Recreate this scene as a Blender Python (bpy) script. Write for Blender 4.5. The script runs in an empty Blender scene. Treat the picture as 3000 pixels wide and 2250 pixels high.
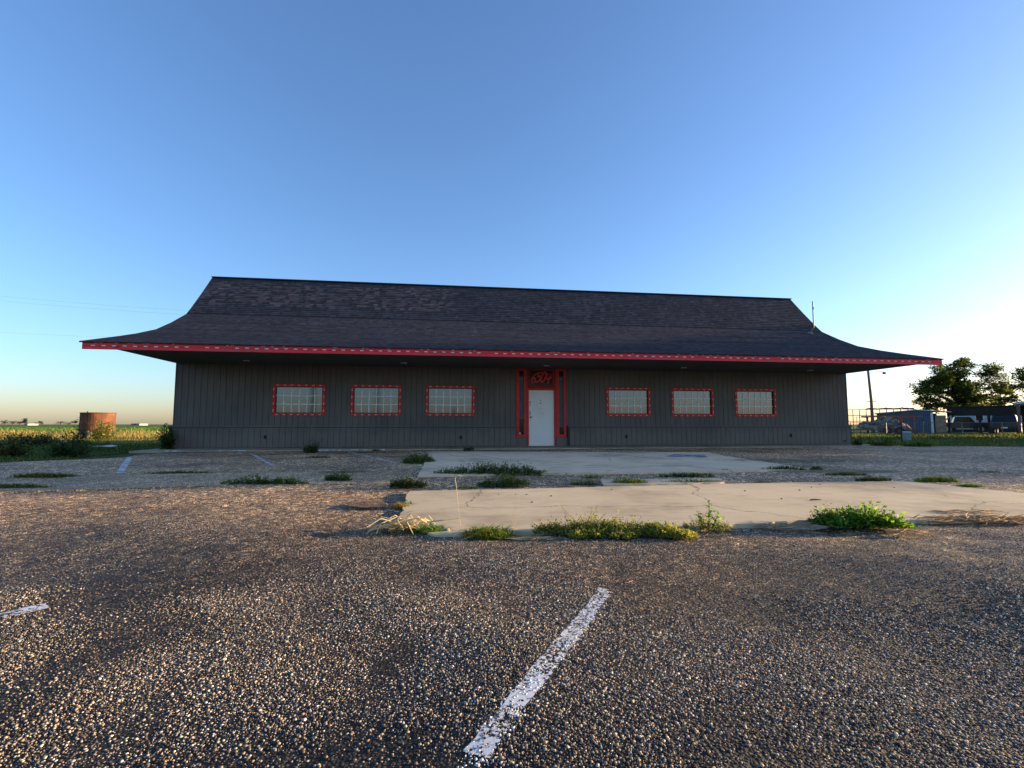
import bpy, math, random
import numpy as np
from mathutils import Vector, Matrix
R = math.radians
random.seed(7); rng = np.random.default_rng(11)
scn = bpy.context.scene
COL = scn.collection

# ------------------------------------------------------------------ camera
CAM_H, FOC, PITCH = 0.84, 1449.0, 0.0813          # metres, focal length in photo pixels, radians up
cam_d = bpy.data.cameras.new('camera'); cam = bpy.data.objects.new('camera', cam_d); COL.objects.link(cam)
cam_d.sensor_width = 36.0; cam_d.lens = 36.0 * FOC / 3000.0
cam_d.clip_start = 0.02; cam_d.clip_end = 9000
cam.location = (0, 0, CAM_H); cam.rotation_euler = (math.pi/2 + PITCH, 0, 0)
scn.camera = cam
# ------------------------------------------------------------------ sky and sun
SUN_AZ, SUN_EL = 80.0, 7.5                         # azimuth from +Y towards +X
world = bpy.data.worlds.new('World'); scn.world = world; world.use_nodes = True
wn = world.node_tree; wn.nodes.clear()
sky = wn.nodes.new('ShaderNodeTexSky'); sky.sky_type = 'NISHITA'; sky.sun_disc = False
sky.sun_elevation = R(SUN_EL); sky.sun_rotation = R(SUN_AZ)
sky.altitude = 0; sky.air_density = 1.0; sky.dust_density = 0.8; sky.ozone_density = 4.3
bg = wn.nodes.new('ShaderNodeBackground'); bg.inputs['Strength'].default_value = 0.15
wo = wn.nodes.new('ShaderNodeOutputWorld')
wb = wn.nodes.new('ShaderNodeMix'); wb.data_type = 'RGBA'; wb.blend_type = 'MULTIPLY'; wb.inputs[0].default_value = 1.0
wb.inputs[7].default_value = (1.22, 0.97, 0.93, 1)   # the camera's warm white balance, even over the whole sky
wn.links.new(sky.outputs[0], wb.inputs[6]); wn.links.new(wb.outputs[2], bg.inputs[0]); wn.links.new(bg.outputs[0], wo.inputs[0])
S = Vector((math.sin(R(SUN_AZ))*math.cos(R(SUN_EL)), math.cos(R(SUN_AZ))*math.cos(R(SUN_EL)), math.sin(R(SUN_EL))))
sl = bpy.data.lights.new('sun', 'SUN'); sl.energy = 5.0; sl.angle = R(0.6); sl.color = (1.0, 0.73, 0.41)
sun = bpy.data.objects.new('sun', sl); COL.objects.link(sun)
sun.rotation_euler = (-S).to_track_quat('-Z', 'Y').to_euler(); sun.location = S*60
vs = scn.view_settings
vs.view_transform = 'Standard'; vs.look = 'None'; vs.gamma = 1.0; vs.use_curve_mapping = False
vs.exposure = 1.58
scn.cycles.max_bounces = 6; scn.cycles.transparent_max_bounces = 8
scn.cycles.use_denoising = True

# ------------------------------------------------------------------ helpers
CP, SP = math.cos(PITCH), math.sin(PITCH)
def ray(px, py):
    a = (px-1500)/FOC; b = (1125-py)/FOC
    return np.array([a, CP - SP*b, SP + CP*b])
def g(px, py, z=0.0):                              # where a sight line meets the ground
    d = ray(px, py); t = (z-CAM_H)/d[2]; return (d[0]*t, d[1]*t)
def at(px, py, Y):                                 # a point Y metres ahead
    d = ray(px, py); t = Y/d[1]; return Vector((d[0]*t, Y, CAM_H + d[2]*t))

def new_mat(name):
    m = bpy.data.materials.new(name); m.use_nodes = True
    return m, m.node_tree.nodes, m.node_tree.links, m.node_tree.nodes['Principled BSDF']
def tex_noise(N, L, scale, detail=4, coord='Object', rough=.55, stretch=None):
    tc = N.new('ShaderNodeTexCoord'); t = N.new('ShaderNodeTexNoise')
    t.inputs['Scale'].default_value = scale; t.inputs['Detail'].default_value = detail; t.inputs['Roughness'].default_value = rough
    if stretch:
        mp = N.new('ShaderNodeMapping'); mp.inputs['Scale'].default_value = stretch
        L.new(tc.outputs[coord], mp.inputs[0]); L.new(mp.outputs[0], t.inputs['Vector'])
    else:
        L.new(tc.outputs[coord], t.inputs['Vector'])
    return t
def ramp(N, L, src, stops):
    r = N.new('ShaderNodeValToRGB'); e = r.color_ramp.elements
    while len(e) < len(stops): e.new(0.5)
    for i, (p, c) in enumerate(stops):
        e[i].position = p; e[i].color = (c[0], c[1], c[2], 1)
    L.new(src, r.inputs[0]); return r
def mix(N, L, fac, a, b, mode='MIX'):
    m = N.new('ShaderNodeMix'); m.data_type = 'RGBA'; m.blend_type = mode
    for s, v in ((m.inputs[0], fac), (m.inputs[6], a), (m.inputs[7], b)):
        if hasattr(v, 'links'): L.new(v, s)
        elif isinstance(v, (tuple, list)): s.default_value = (v[0], v[1], v[2], 1)
        else: s.default_value = v
    return m.outputs[2]
def bump(N, L, P, h, strength, dist):
    b = N.new('ShaderNodeBump'); b.inputs['Strength'].default_value = strength; b.inputs['Distance'].default_value = dist
    L.new(h, b.inputs['Height']); L.new(b.outputs[0], P.inputs['Normal']); return b
def mat_noise(name, c1, c2, scale=6, rough=.7, metal=0, bmp=.0, bdist=.01, stretch=None, lo=.35, hi=.65, spec=.3):
    m, N, L, P = new_mat(name)
    t = tex_noise(N, L, scale, 6, stretch=stretch)
    r = ramp(N, L, t.outputs[0], [(lo, c1), (hi, c2)])
    L.new(r.outputs[0], P.inputs['Base Color'])
    P.inputs['Roughness'].default_value = rough; P.inputs['Metallic'].default_value = metal
    P.inputs['Specular IOR Level'].default_value = spec
    if bmp: bump(N, L, P, t.outputs[0], bmp, bdist)
    return m
def mat_attr(name, rough=.8, transl=0.0, spec=.2, tint=(1, 1, 1)):
    m, N, L, P = new_mat(name)
    a = N.new('ShaderNodeAttribute'); a.attribute_name = 'Col'
    P.inputs['Roughness'].default_value = rough; P.inputs['Specular IOR Level'].default_value = spec
    L.new(a.outputs[0], P.inputs['Base Color'])
    if transl:
        tr = N.new('ShaderNodeBsdfTranslucent'); ms = N.new('ShaderNodeMixShader'); ms.inputs[0].default_value = transl
        L.new(mix(N, L, 1.0, a.outputs[0], tint, 'MULTIPLY'), tr.inputs[0])
        L.new(P.outputs[0], ms.inputs[1]); L.new(tr.outputs[0], ms.inputs[2])
        L.new(ms.outputs[0], N['Material Output'].inputs[0])
    return m

class MB:
    """collects boxes, tubes, polygons; build() links ONE mesh object"""
    def __init__(s): s.v = []; s.f = []
    def poly(s, pts):
        i = len(s.v); s.v += [tuple(p) for p in pts]; s.f.append(tuple(range(i, i+len(pts)))); return s
    def box(s, x0, x1, y0, y1, z0, z1):
        i = len(s.v)
        s.v += [(x, y, z) for z in (z0, z1) for y in (y0, y1) for x in (x0, x1)]
        for q in ((0,2,3,1), (4,5,7,6), (0,1,5,4), (2,6,7,3), (0,4,6,2), (1,3,7,5)): s.f.append(tuple(i+k for k in q))
        return s
    def prism(s, pts, vec):                        # extrude polygon along vec
        n = len(pts); i = len(s.v); v = Vector(vec)
        s.v += [tuple(p) for p in pts] + [tuple(Vector(p)+v) for p in pts]
        s.f.append(tuple(range(i, i+n))); s.f.append(tuple(range(i+2*n-1, i+n-1, -1)))
        for k in range(n): s.f.append((i+k, i+n+k, i+n+(k+1) % n, i+(k+1) % n))
        return s
    def tube(s, pts, r, n=6, cap=True):
        pts = [Vector(p) for p in pts]; rs = r if isinstance(r, (list, tuple)) else [r]*len(pts)
        rings = []
        for k, p in enumerate(pts):
            d = (pts[min(k+1, len(pts)-1)] - pts[max(k-1, 0)]).normalized()
            up = Vector((0, 0, 1)) if abs(d.z) < .9 else Vector((1, 0, 0))
            a = d.cross(up).normalized(); b = d.cross(a)
            i = len(s.v); rings.append(i)
            s.v += [tuple(p + (a*math.cos(t) + b*math.sin(t))*rs[k]) for t in [2*math.pi*j/n for j in range(n)]]
        for q in range(len(pts)-1):
            for j in range(n):
                s.f.append((rings[q]+j, rings[q]+(j+1) % n, rings[q+1]+(j+1) % n, rings[q+1]+j))
        if cap:
            s.f.append(tuple(rings[0]+j for j in range(n-1, -1, -1))); s.f.append(tuple(rings[-1]+j for j in range(n)))
        return s
    def disc(s, c, r, axis, n=16, thick=.01):
        c = Vector(c); a = Vector(axis).normalized(); return s.tube([c, c+a*thick], r, n)
    def build(s, name, m, parent=None, smooth=False, loc=None):
        me = bpy.data.meshes.new(name); me.from_pydata(s.v, [], s.f); me.update()
        return link(name, me, m, parent, smooth, loc)
def link(name, me, m, parent=None, smooth=False, loc=None):
    o = bpy.data.objects.new(name, me)
    if m is not None and not me.materials: me.materials.append(m)
    if smooth: me.polygons.foreach_set('use_smooth', [True]*len(me.polygons))
    COL.objects.link(o)
    if parent: o.parent = parent
    if loc is not None: o.location = loc
    return o
def empty(name, loc=(0, 0, 0), rz=0, parent=None):
    o = bpy.data.objects.new(name, None); COL.objects.link(o); o.location = loc; o.rotation_euler = (0, 0, rz)
    o.empty_display_size = .2
    if parent: o.parent = parent
    return o
def tag(o, label=None, cat=None, group=None, kind=None):
    if label: o['label'] = label
    if cat: o['category'] = cat
    if group: o['group'] = group
    if kind: o['kind'] = kind
    return o
def arr_mesh(name, V, F, C=None):
    """V (n,3), F (m,k) of equal polygon size, C (n,3) point colours"""
    me = bpy.data.meshes.new(name); k = F.shape[1]
    me.vertices.add(len(V)); me.vertices.foreach_set('co', np.ascontiguousarray(V, dtype=np.float32).ravel())
    me.loops.add(F.size); me.loops.foreach_set('vertex_index', np.ascontiguousarray(F, dtype=np.int32).ravel())
    me.polygons.add(len(F)); me.polygons.foreach_set('loop_start', np.arange(0, F.size, k, dtype=np.int32))
    me.polygons.foreach_set('loop_total', np.full(len(F), k, dtype=np.int32))
    if C is not None:
        ca = me.color_attributes.new('Col', 'FLOAT_COLOR', 'POINT')
        ca.data.foreach_set('color', np.concatenate([C, np.ones((len(C), 1))], 1).astype(np.float32).ravel())
    me.update(calc_edges=True); me.validate(); return me

def vnoise(x, y, sc, seed=0):
    r = np.random.default_rng(seed); T = r.random((64, 64))
    u = x*sc + 500; v = y*sc + 500
    i = np.floor(u).astype(int); j = np.floor(v).astype(int); a = u-i; b = v-j
    a = a*a*(3-2*a); b = b*b*(3-2*b); i %= 64; j %= 64; i1 = (i+1) % 64; j1 = (j+1) % 64
    return (T[i, j]*(1-a)+T[i1, j]*a)*(1-b) + (T[i, j1]*(1-a)+T[i1, j1]*a)*b
def H(x, y):                                       # gentle waves of the worn lot, flat towards the building
    fade = np.clip((7.0-y)/2.5, 0, 1)
    h = fade*(0.080*(vnoise(x, y*1.4, .70, 3)-.5) + 0.026*(vnoise(x, y, 2.1, 4)-.5)
      + .060*np.exp(-((x+5.6)/1.3)**2-((y-4.8)/.8)**2) + .045*np.exp(-((x+1.5)/.75)**2-((y-3.3)/.9)**2) + .03*np.exp(-((x-2.6)/.8)**2-((y-2.6)/.7)**2))
    return np.where((y > 3.6) & (x > -1.5), np.minimum(h, .008), h)   # never above the slabs

# ------------------------------------------------------------------ materials
M = {}
def chip_seal(name, fine=1.0, tint=(1, 1, 1), stones=True):
    m, N, L, P = new_mat(name)
    tc = N.new('ShaderNodeTexCoord')
    vo = N.new('ShaderNodeTexVoronoi'); vo.inputs['Scale'].default_value = 88*fine; L.new(tc.outputs['Object'], vo.inputs['Vector'])
    hs = N.new('ShaderNodeSeparateColor'); L.new(vo.outputs['Color'], hs.inputs[0])
    st = ramp(N, L, hs.outputs[0], [(0, (.05, .042, .036)), (.25, (.13, .105, .082)), (.50, (.27, .205, .15)), (.74, (.40, .30, .21)), (.93, (.55, .43, .31)), (1, (.7, .6, .48))])
    gap = ramp(N, L, vo.outputs['Distance'], [(.30, (1, 1, 1)), (.62, (0, 0, 0))])
    big = tex_noise(N, L, .55, 5); dark = ramp(N, L, big.outputs[0], [(.36, (.45, .45, .45)), (.62, (1, 1, 1))])
    mid = tex_noise(N, L, 5, 4); dm = ramp(N, L, mid.outputs[0], [(.3, (.72, .72, .72)), (.7, (1.12, 1.12, 1.12))])
    c = mix(N, L, gap.outputs[0], (.017, .016, .017), st.outputs[0])
    v2 = N.new('ShaderNodeTexVoronoi'); v2.inputs['Scale'].default_value = 24*fine; L.new(tc.outputs['Object'], v2.inputs['Vector'])
    h2 = N.new('ShaderNodeSeparateColor'); L.new(v2.outputs['Color'], h2.inputs[0]); g2 = ramp(N, L, h2.outputs[2], [(0, (.35, .34, .34)), (.45, (.85, .85, .85)), (.85, (1.25, 1.22, 1.18)), (1, (2.4, 2.25, 2.0))])
    c = mix(N, L, 1.0, c, g2.outputs[0], 'MULTIPLY')
    n3 = tex_noise(N, L, 9*fine, 5, rough=.75); g3 = ramp(N, L, n3.outputs[0], [(.35, (.55, .55, .56)), (.65, (1.4, 1.38, 1.34))]); c = mix(N, L, 1.0, c, g3.outputs[0], 'MULTIPLY')
    c = mix(N, L, 1.0, c, dark.outputs[0], 'MULTIPLY'); c = mix(N, L, 1.0, c, dm.outputs[0], 'MULTIPLY')
    c = mix(N, L, 1.0, c, tint, 'MULTIPLY')
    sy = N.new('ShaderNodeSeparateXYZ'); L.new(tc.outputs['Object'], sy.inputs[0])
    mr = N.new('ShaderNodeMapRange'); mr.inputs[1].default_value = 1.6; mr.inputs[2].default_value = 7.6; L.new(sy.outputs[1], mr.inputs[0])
    c = mix(N, L, 1.0, c, mix(N, L, mr.outputs[0], (.2, .2, .2), (4.9, 4.25, 3.1)), 'MULTIPLY')   # near end darkened; shade on the far lot lifted by lighter, warmer colour
    L.new(c, P.inputs['Base Color']); P.inputs['Roughness'].default_value = .72; P.inputs['Specular IOR Level'].default_value = .35
    inv = N.new('ShaderNodeMath'); inv.operation = 'SUBTRACT'; inv.inputs[0].default_value = 1.0; L.new(vo.outputs['Distance'], inv.inputs[1])
    mul = N.new('ShaderNodeMath'); mul.operation = 'MULTIPLY_ADD'; L.new(hs.outputs[1], mul.inputs[0]); mul.inputs[1].default_value = .8; L.new(inv.outputs[0], mul.inputs[2])
    bump(N, L, P, mul.outputs[0], 1.0, .006/fine)
    return m
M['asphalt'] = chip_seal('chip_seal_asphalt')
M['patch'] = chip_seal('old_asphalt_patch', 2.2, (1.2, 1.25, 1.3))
def concrete(name, a, b, dirt):
    m, N, L, P = new_mat(name)
    t = tex_noise(N, L, 1.3, 7); c = ramp(N, L, t.outputs[0], [(.32, a), (.68, b)]).outputs[0]
    t2 = tex_noise(N, L, 2.2, 6, stretch=(1, 3.2, 1)); k = ramp(N, L, t2.outputs[0], [(.56, (0, 0, 0)), (.74, (1, 1, 1))])
    c = mix(N, L, k.outputs[0], c, dirt)
    t4 = tex_noise(N, L, .5, 8, rough=.7); k4 = ramp(N, L, t4.outputs[0], [(.34, (.62, .60, .58)), (.5, (1, 1, 1)), (.7, (1.08, 1.07, 1.04))]); c = mix(N, L, 1.0, c, k4.outputs[0], 'MULTIPLY')
    t5 = tex_noise(N, L, 30, 6, rough=.8); k5 = ramp(N, L, t5.outputs[0], [(.28, (.55, .53, .5)), (.40, (1, 1, 1))]); c = mix(N, L, 1.0, c, k5.outputs[0], 'MULTIPLY')
    vo = N.new('ShaderNodeTexVoronoi'); vo.feature = 'DISTANCE_TO_EDGE'; vo.inputs['Scale'].default_value = .33
    tc = N.new('ShaderNodeTexCoord'); nz = tex_noise(N, L, 1.8, 5)
    av = N.new('ShaderNodeVectorMath'); av.operation = 'MULTIPLY_ADD'; L.new(nz.outputs['Color'], av.inputs[0]); av.inputs[1].default_value = (.5, .5, 0); L.new(tc.outputs['Object'], av.inputs[2])
    L.new(av.outputs[0], vo.inputs['Vector'])
    ck = ramp(N, L, vo.outputs['Distance'], [(.0, (1, 1, 1)), (.0035, (0, 0, 0))])
    c = mix(N, L, ck.outputs[0], c, (.16, .13, .10))
    fine = tex_noise(N, L, 160, 3); fr = ramp(N, L, fine.outputs[0], [(.3, (.86, .86, .86)), (.7, (1.1, 1.1, 1.1))])
    c = mix(N, L, 1.0, c, fr.outputs[0], 'MULTIPLY')
    L.new(c, P.inputs['Base Color']); P.inputs['Roughness'].default_value = .85; P.inputs['Specular IOR Level'].default_value = .2
    bump(N, L, P, fine.outputs[0], .35, .004)
    return m
M['concrete'] = concrete('worn_concrete', (.58, .455, .28), (.66, .53, .335), (.45, .37, .26))
M['concrete_far'] = concrete('apron_concrete', (.74, .52, .32), (.82, .60, .385), (.58, .40, .245))
M['wall'] = mat_noise('charcoal_siding_paint', (.118, .106, .092), (.138, .124, .108), 3, .62, bmp=.25, bdist=.004, stretch=(6, 6, .5), spec=.35)
def siding():
    m, N, L, P = new_mat('charcoal_siding_paint')
    t = tex_noise(N, L, 3, 6, stretch=(6, 6, .5)); c = ramp(N, L, t.outputs[0], [(.35, (.115, .103, .090)), (.65, (.140, .126, .110))]).outputs[0]
    t2 = tex_noise(N, L, .55, 5); k = ramp(N, L, t2.outputs[0], [(.3, (.80, .80, .81)), (.7, (1.18, 1.17, 1.15))]); c = mix(N, L, 1.0, c, k.outputs[0], 'MULTIPLY')
    tc = N.new('ShaderNodeTexCoord'); sz = N.new('ShaderNodeSeparateXYZ'); L.new(tc.outputs['Object'], sz.inputs[0]); n4 = tex_noise(N, L, 2.6, 6, stretch=(1, 1, .6))
    ad = N.new('ShaderNodeMath'); ad.operation = 'MULTIPLY_ADD'; L.new(n4.outputs[0], ad.inputs[0]); ad.inputs[1].default_value = -.9; L.new(sz.outputs[2], ad.inputs[2])
    d_ = ramp(N, L, ad.outputs[0], [(0, (.3, .3, .3)), (.22, (0, 0, 0))]); d_.color_ramp.elements[0].position = 0.0
    c = mix(N, L, d_.outputs[0], c, (.23, .19, .145))      # splashed dust along the foot
    L.new(c, P.inputs['Base Color']); P.inputs['Roughness'].default_value = .62; P.inputs['Specular IOR Level'].default_value = .35
    bump(N, L, P, t.outputs[0], .25, .004); return m
M['wall'] = siding()
M['groove'] = mat_noise('dark_groove', (.050, .045, .040), (.062, .056, .050), 5, .9)
M['soffit'] = mat_noise('soffit_paint', (.085, .076, .066), (.105, .094, .082), 2, .75)
M['red'] = mat_noise('red_trim_paint', (.78, .032, .040), (.84, .048, .056), 4, .5, bmp=.1, bdist=.003, spec=.4)
M['red_dull'] = mat_noise('weathered_red_paint', (.60, .034, .028), (.70, .048, .040), 8, .6)
M['transom_red'] = mat_noise('dull_transom_red', (.24, .022, .02), (.32, .03, .026), 8, .65)
M['white_plastic'] = mat_noise('white_clip_plastic', (.72, .70, .68), (.82, .80, .78), 9, .5)
M['muntin'] = mat_noise('white_grille', (.86, .86, .84), (.92, .92, .90), 6, .4)
M['glass'] = mat_noise('mirror_film_glass', (.115, .127, .15), (.135, .147, .17), .8, .06, metal=1.0)
M['dark_glass'] = mat_noise('dark_glass', (.006, .006, .008), (.012, .012, .014), 2, .12, spec=.4)
M['sash'] = mat_noise('dark_sash', (.05, .05, .055), (.07, .07, .075), 5, .5)
M['door'] = mat_noise('white_door_paint', (.80, .77, .70), (.87, .85, .79), 1.6, .5, bmp=.05)
M['black'] = mat_noise('black_metal', (.012, .012, .012), (.02, .02, .02), 8, .6)
M['plain_grey'] = mat_noise('grey_reflection_and_fittings', (.07, .075, .075), (.10, .105, .10), 3, .4)
M['sign_board'] = mat_noise('black_sign_board', (.012, .009, .009), (.035, .022, .02), 3.0, .55)
M['sign_red'] = mat_noise('brushed_red_lettering', (.62, .04, .045), (.80, .07, .07), 22, .55)
M['galv'] = mat_noise('galvanised_steel', (.13, .13, .13), (.22, .22, .22), 9, .5, metal=.4)
M['rust_and_sunlit_brown'] = mat_noise('rusty_pipe_and_sunlit_edge', (.09, .055, .035), (.16, .10, .06), 6, .75)
M['wood_pole'] = mat_noise('weathered_pole_wood', (.13, .09, .065), (.22, .16, .12), 5, .85, stretch=(8, 8, .6))
M['white_trim'] = mat_noise('white_metal_trim', (.5, .54, .58), (.62, .66, .70), 3, .5)
M['white_paint'] = None
def worn_paint(name, col, lo, hi, scale=38):
    m, N, L, P = new_mat(name)
    t = tex_noise(N, L, scale, 5, rough=.65); t2 = tex_noise(N, L, 5, 3)
    a = N.new('ShaderNodeMath'); a.operation = 'MULTIPLY_ADD'; L.new(t2.outputs[0], a.inputs[0]); a.inputs[1].default_value = .5; L.new(t.outputs[0], a.inputs[2])
    r = ramp(N, L, a.outputs[0], [(lo, (0, 0, 0)), (hi, (1, 1, 1))])
    L.new(r.outputs[0], P.inputs['Alpha']); P.inputs['Base Color'].default_value = (*col, 1); P.inputs['Roughness'].default_value = .6
    return m
M['line_near'] = worn_paint('white_line_paint', (.66, .67, .68), .71, .79, 60)
M['line_far'] = worn_paint('faded_line_paint', (.72, .74, .76), .66, .80, 14)
M['line_faint'] = worn_paint('faint_line_paint', (.60, .60, .58), .62, .84, 7)
M['blue_paint'] = worn_paint('worn_blue_paint', (.10, .19, .38), .66, .86, 8)
M['foliage'] = mat_attr('leaf', .55, .5, .3, (1.5, 1.4, .5))
M['straw'] = mat_attr('dry_straw', .75, .25, .2, (1.1, 1.0, .8))
M['stone'] = mat_attr('aggregate_stone', .85, 0, .12)
M['bark'] = mat_noise('bark', (.05, .038, .028), (.10, .075, .055), 9, .9, bmp=.6, stretch=(4, 4, .6))

# ------------------------------------------------------------------ setting: terrain, lot, slabs
def terrain_mat():
    m, N, L, P = new_mat('field_ground')
    t = tex_noise(N, L, .35, 8); c = ramp(N, L, t.outputs[0], [(.3, (.055, .085, .022)), (.5, (.09, .105, .03)), (.7, (.20, .16, .07))]).outputs[0]
    t2 = tex_noise(N, L, .012, 4, stretch=(.35, 1.6, 1)); far = ramp(N, L, t2.outputs[0], [(.4, (.075, .14, .03)), (.6, (.16, .17, .05))])
    tc = N.new('ShaderNodeTexCoord'); sx = N.new('ShaderNodeSeparateXYZ'); L.new(tc.outputs['Object'], sx.inputs[0])
    mr = N.new('ShaderNodeMapRange'); mr.inputs[1].default_value = 48; mr.inputs[2].default_value = 70; L.new(sx.outputs[1], mr.inputs[0])
    c = mix(N, L, mr.outputs[0], c, far.outputs[0])
    fn = tex_noise(N, L, 14, 5); fr = ramp(N, L, fn.outputs[0], [(.3, (.6, .6, .6)), (.7, (1.3, 1.3, 1.3))])
    c = mix(N, L, 1.0, c, fr.outputs[0], 'MULTIPLY')
    L.new(c, P.inputs['Base Color']); P.inputs['Roughness'].default_value = .95; P.inputs['Specular IOR Level'].default_value = .05
    bump(N, L, P, fn.outputs[0], .8, .05)
    return m
mb = MB(); rr = [0, 40, 120, 400, 1200, 5000]; n = 48
mb.v.append((0, 0, -.04))
for r_ in rr[1:]:
    for k in range(n): mb.v.append((r_*math.cos(2*math.pi*k/n), r_*math.sin(2*math.pi*k/n), -.04))
for k in range(n): mb.f.append((0, 1+k, 1+(k+1) % n))
for q in range(len(rr)-2):
    for k in range(n): mb.f.append((1+q*n+k, 1+(q+1)*n+k, 1+(q+1)*n+(k+1) % n, 1+q*n+(k+1) % n))
terrain = tag(mb.build('ground', terrain_mat()), kind='structure')

# parking lot: a sheet of rows whose ends follow the ragged grass edge
ys = np.concatenate([np.linspace(-9, .6, 14), np.linspace(.7, 8, 92), np.linspace(8.3, 21.6, 40)])
XL = ([-60, 9.6, 10.7, 11.9, 13.2, 15.4, 17.2, 40], [-60, -60, -11.6, -10.3, -10.0, -10.7, -11.3, -11.3])
XR = ([-60, 17.6, 18.6, 19.5, 40], [60, 60, 20.5, 14.2, 14.2])
V = []; nc = 150
for y in ys:
    a = np.interp(y, XL[0], XL[1]) + .18*math.sin(y*3.1); b = np.interp(y, XR[0], XR[1]) + .2*math.sin(y*2.3)
    t = np.linspace(-1, 1, nc); q = np.sinh(t*3.2)/math.sinh(3.2); x = np.where(q < 0, -q*a, q*b)
    V.append(np.stack([x, np.full(nc, y), H(x, np.full(nc, y))], 1))
V = np.concatenate(V); i = np.arange(len(ys)-1)[:, None]*nc + np.arange(nc-1)[None, :]; i = i.ravel()
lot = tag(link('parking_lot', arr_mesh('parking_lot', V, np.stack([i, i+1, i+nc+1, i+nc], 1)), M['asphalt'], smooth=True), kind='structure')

def slab(name, pts, top, m, parent=None, jit=.02, bottom=-.06):
    pp = []
    for k in range(len(pts)):
        p, q = pts[k], pts[(k+1) % len(pts)]; n_ = max(1, int(math.dist(p, q)/.12))
        for j in range(n_):
            t = j/n_; pp.append((p[0]+(q[0]-p[0])*t+random.uniform(-jit, jit), p[1]+(q[1]-p[1])*t+random.uniform(-jit, jit), bottom))
    return MB().prism(pp[::-1], (0, 0, top-bottom)).build(name, m, parent)
G5 = lambda L_, z: [g(a, b, z) for a, b in L_]
near_slab = tag(slab('concrete_slab', G5([(1165, 1534), (1282, 1566), (1500, 1556), (1950, 1548), (2347, 1524), (2646, 1524), (3000, 1514)], .025) + [(9.5, 4.6), (9.2, 6.7)]
     + G5([(3000, 1444), (2640, 1409), (2198, 1415), (1678, 1428), (1199, 1439)], .025), .025, M['concrete']), kind='structure')
far_slab = tag(slab('entrance_slab', G5([(1226, 1393), (1601, 1386), (2000, 1382), (2248, 1377), (2377, 1373), (2119, 1335), (2080, 1325), (1260, 1322)], .03), .03, M['concrete_far']), kind='structure')
mid_slab = tag(slab('concrete_strip', G5([(1770, 1419), (2010, 1417), (2128, 1412), (2110, 1401), (1760, 1404)], .03), .03, M['concrete_far']), kind='structure')
strip = tag(slab('asphalt_strip', G5([(-400, 1470), (0, 1442), (135, 1437), (543, 1424), (1085, 1416), (1225, 1402), (1200, 1384), (922, 1384), (600, 1385), (407, 1390), (222, 1394), (108, 1406), (-400, 1440)], .012), .012, M['patch'], jit=.03), kind='structure')
patch = tag(slab('asphalt_patch', G5([(1018, 1480), (1060, 1487), (1128, 1486), (1140, 1476), (1120, 1467), (1060, 1468)], .02), .02, chip_seal('dark_patch', 2.2, (.55, .53, .52)), jit=.01), kind='structure')

# ---- chip seal stones standing proud of the binder, near the camera
def stone_templates(n, rings):
    T = []
    for _ in range(n):
        k = 4 if rings == 2 else 5; a0 = rng.random()*6.28; ang = a0 + np.arange(k)*2*np.pi/k + rng.normal(0, .18, k)
        el = 1 + rng.normal(0, .12, k); st = np.array([1.0, rng.uniform(.62, 1.0)])
        base = np.stack([np.cos(ang)*el*st[0], np.sin(ang)*el*st[1], np.full(k, -.45)], 1)
        h = rng.uniform(.30, .75)
        if rings == 2:
            mid_ = base*np.array([.86, .86, 0]) + np.array([0, 0, 1])*(h*.62+rng.normal(0, .08, (k, 1)))
            T.append(np.concatenate([base, mid_, [[rng.normal(0, .12), rng.normal(0, .12), h]]]))
        else: T.append(np.concatenate([base, [[rng.normal(0, .15), rng.normal(0, .15), h]]]))
    F = []
    k = 4 if rings == 2 else 5
    if rings == 2:
        for j in range(k):
            a, b, c, d = j, (j+1) % k, k+(j+1) % k, k+j; F += [(a, b, c), (a, c, d), (d, c, 2*k)]
    else:
        for j in range(k): F.append((j, (j+1) % k, k))
    return np.array(T), np.array(F)
PAL = np.array([(.46, .31, .16), (.34, .23, .13), (.24, .19, .14), (.54, .41, .25), (.15, .115, .085), (.36, .31, .26), (.085, .07, .06), (.66, .56, .42), (.54, .27, .09), (.05, .044, .04), (.03, .027, .026)])
PW = np.array([.13, .10, .10, .09, .12, .07, .13, .05, .02, .13, .10]); PW = PW/PW.sum(); PAL = PAL*.62 + PAL.mean(1, keepdims=True)*.38*np.array([[1.06, 1.0, .92]]); PAL = PAL*(1.0+.35*PAL.mean(1, keepdims=True))*1.0 + .018
def scatter(pts, size, rings, colours):
    T, F = stone_templates(48, rings); nv = T.shape[1]; n_ = len(pts)
    k = rng.integers(0, 48, n_); v = T[k].copy(); a = rng.random(n_)*6.283; c, s = np.cos(a)[:, None], np.sin(a)[:, None]
    x = v[:, :, 0]*c - v[:, :, 1]*s; y = v[:, :, 0]*s + v[:, :, 1]*c; z = v[:, :, 2]
    V = np.stack([x, y, z], 2)*size[:, None, None] + pts[:, None, :]
    FF = (F[None] + (np.arange(n_)*nv)[:, None, None]).reshape(-1, 3)
    return V.reshape(-1, 3), FF, np.repeat(colours, nv, 0)
def jitter_grid(y0, y1, pitch):
    P = []
    for y in np.arange(y0, y1, pitch):
        w = 1.13*y + .25; x = np.arange(-w, w, pitch); e = np.arange(w, w+1.2, pitch*2.2); x = np.concatenate([-e, x, e]); P.append(np.stack([x, np.full(len(x), y)], 1))
    P = np.concatenate(P); P += rng.uniform(-.5, .5, P.shape)*pitch; return P
LINE_A, LINE_B = g(1776, 1722), g(1392, 2250); LINE_W = .036
def in_line(P, A, B, hw):
    A = np.array(A); B = np.array(B); d = (B-A)/np.linalg.norm(B-A); r = P-A; t = r@d; o = r[:, 0]*d[1]-r[:, 1]*d[0]
    return (t > 0) & (np.abs(o + .005*np.sin(t*31)+.006*np.sin(t*77)+.004*np.sin(t*163)) < hw)
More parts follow.
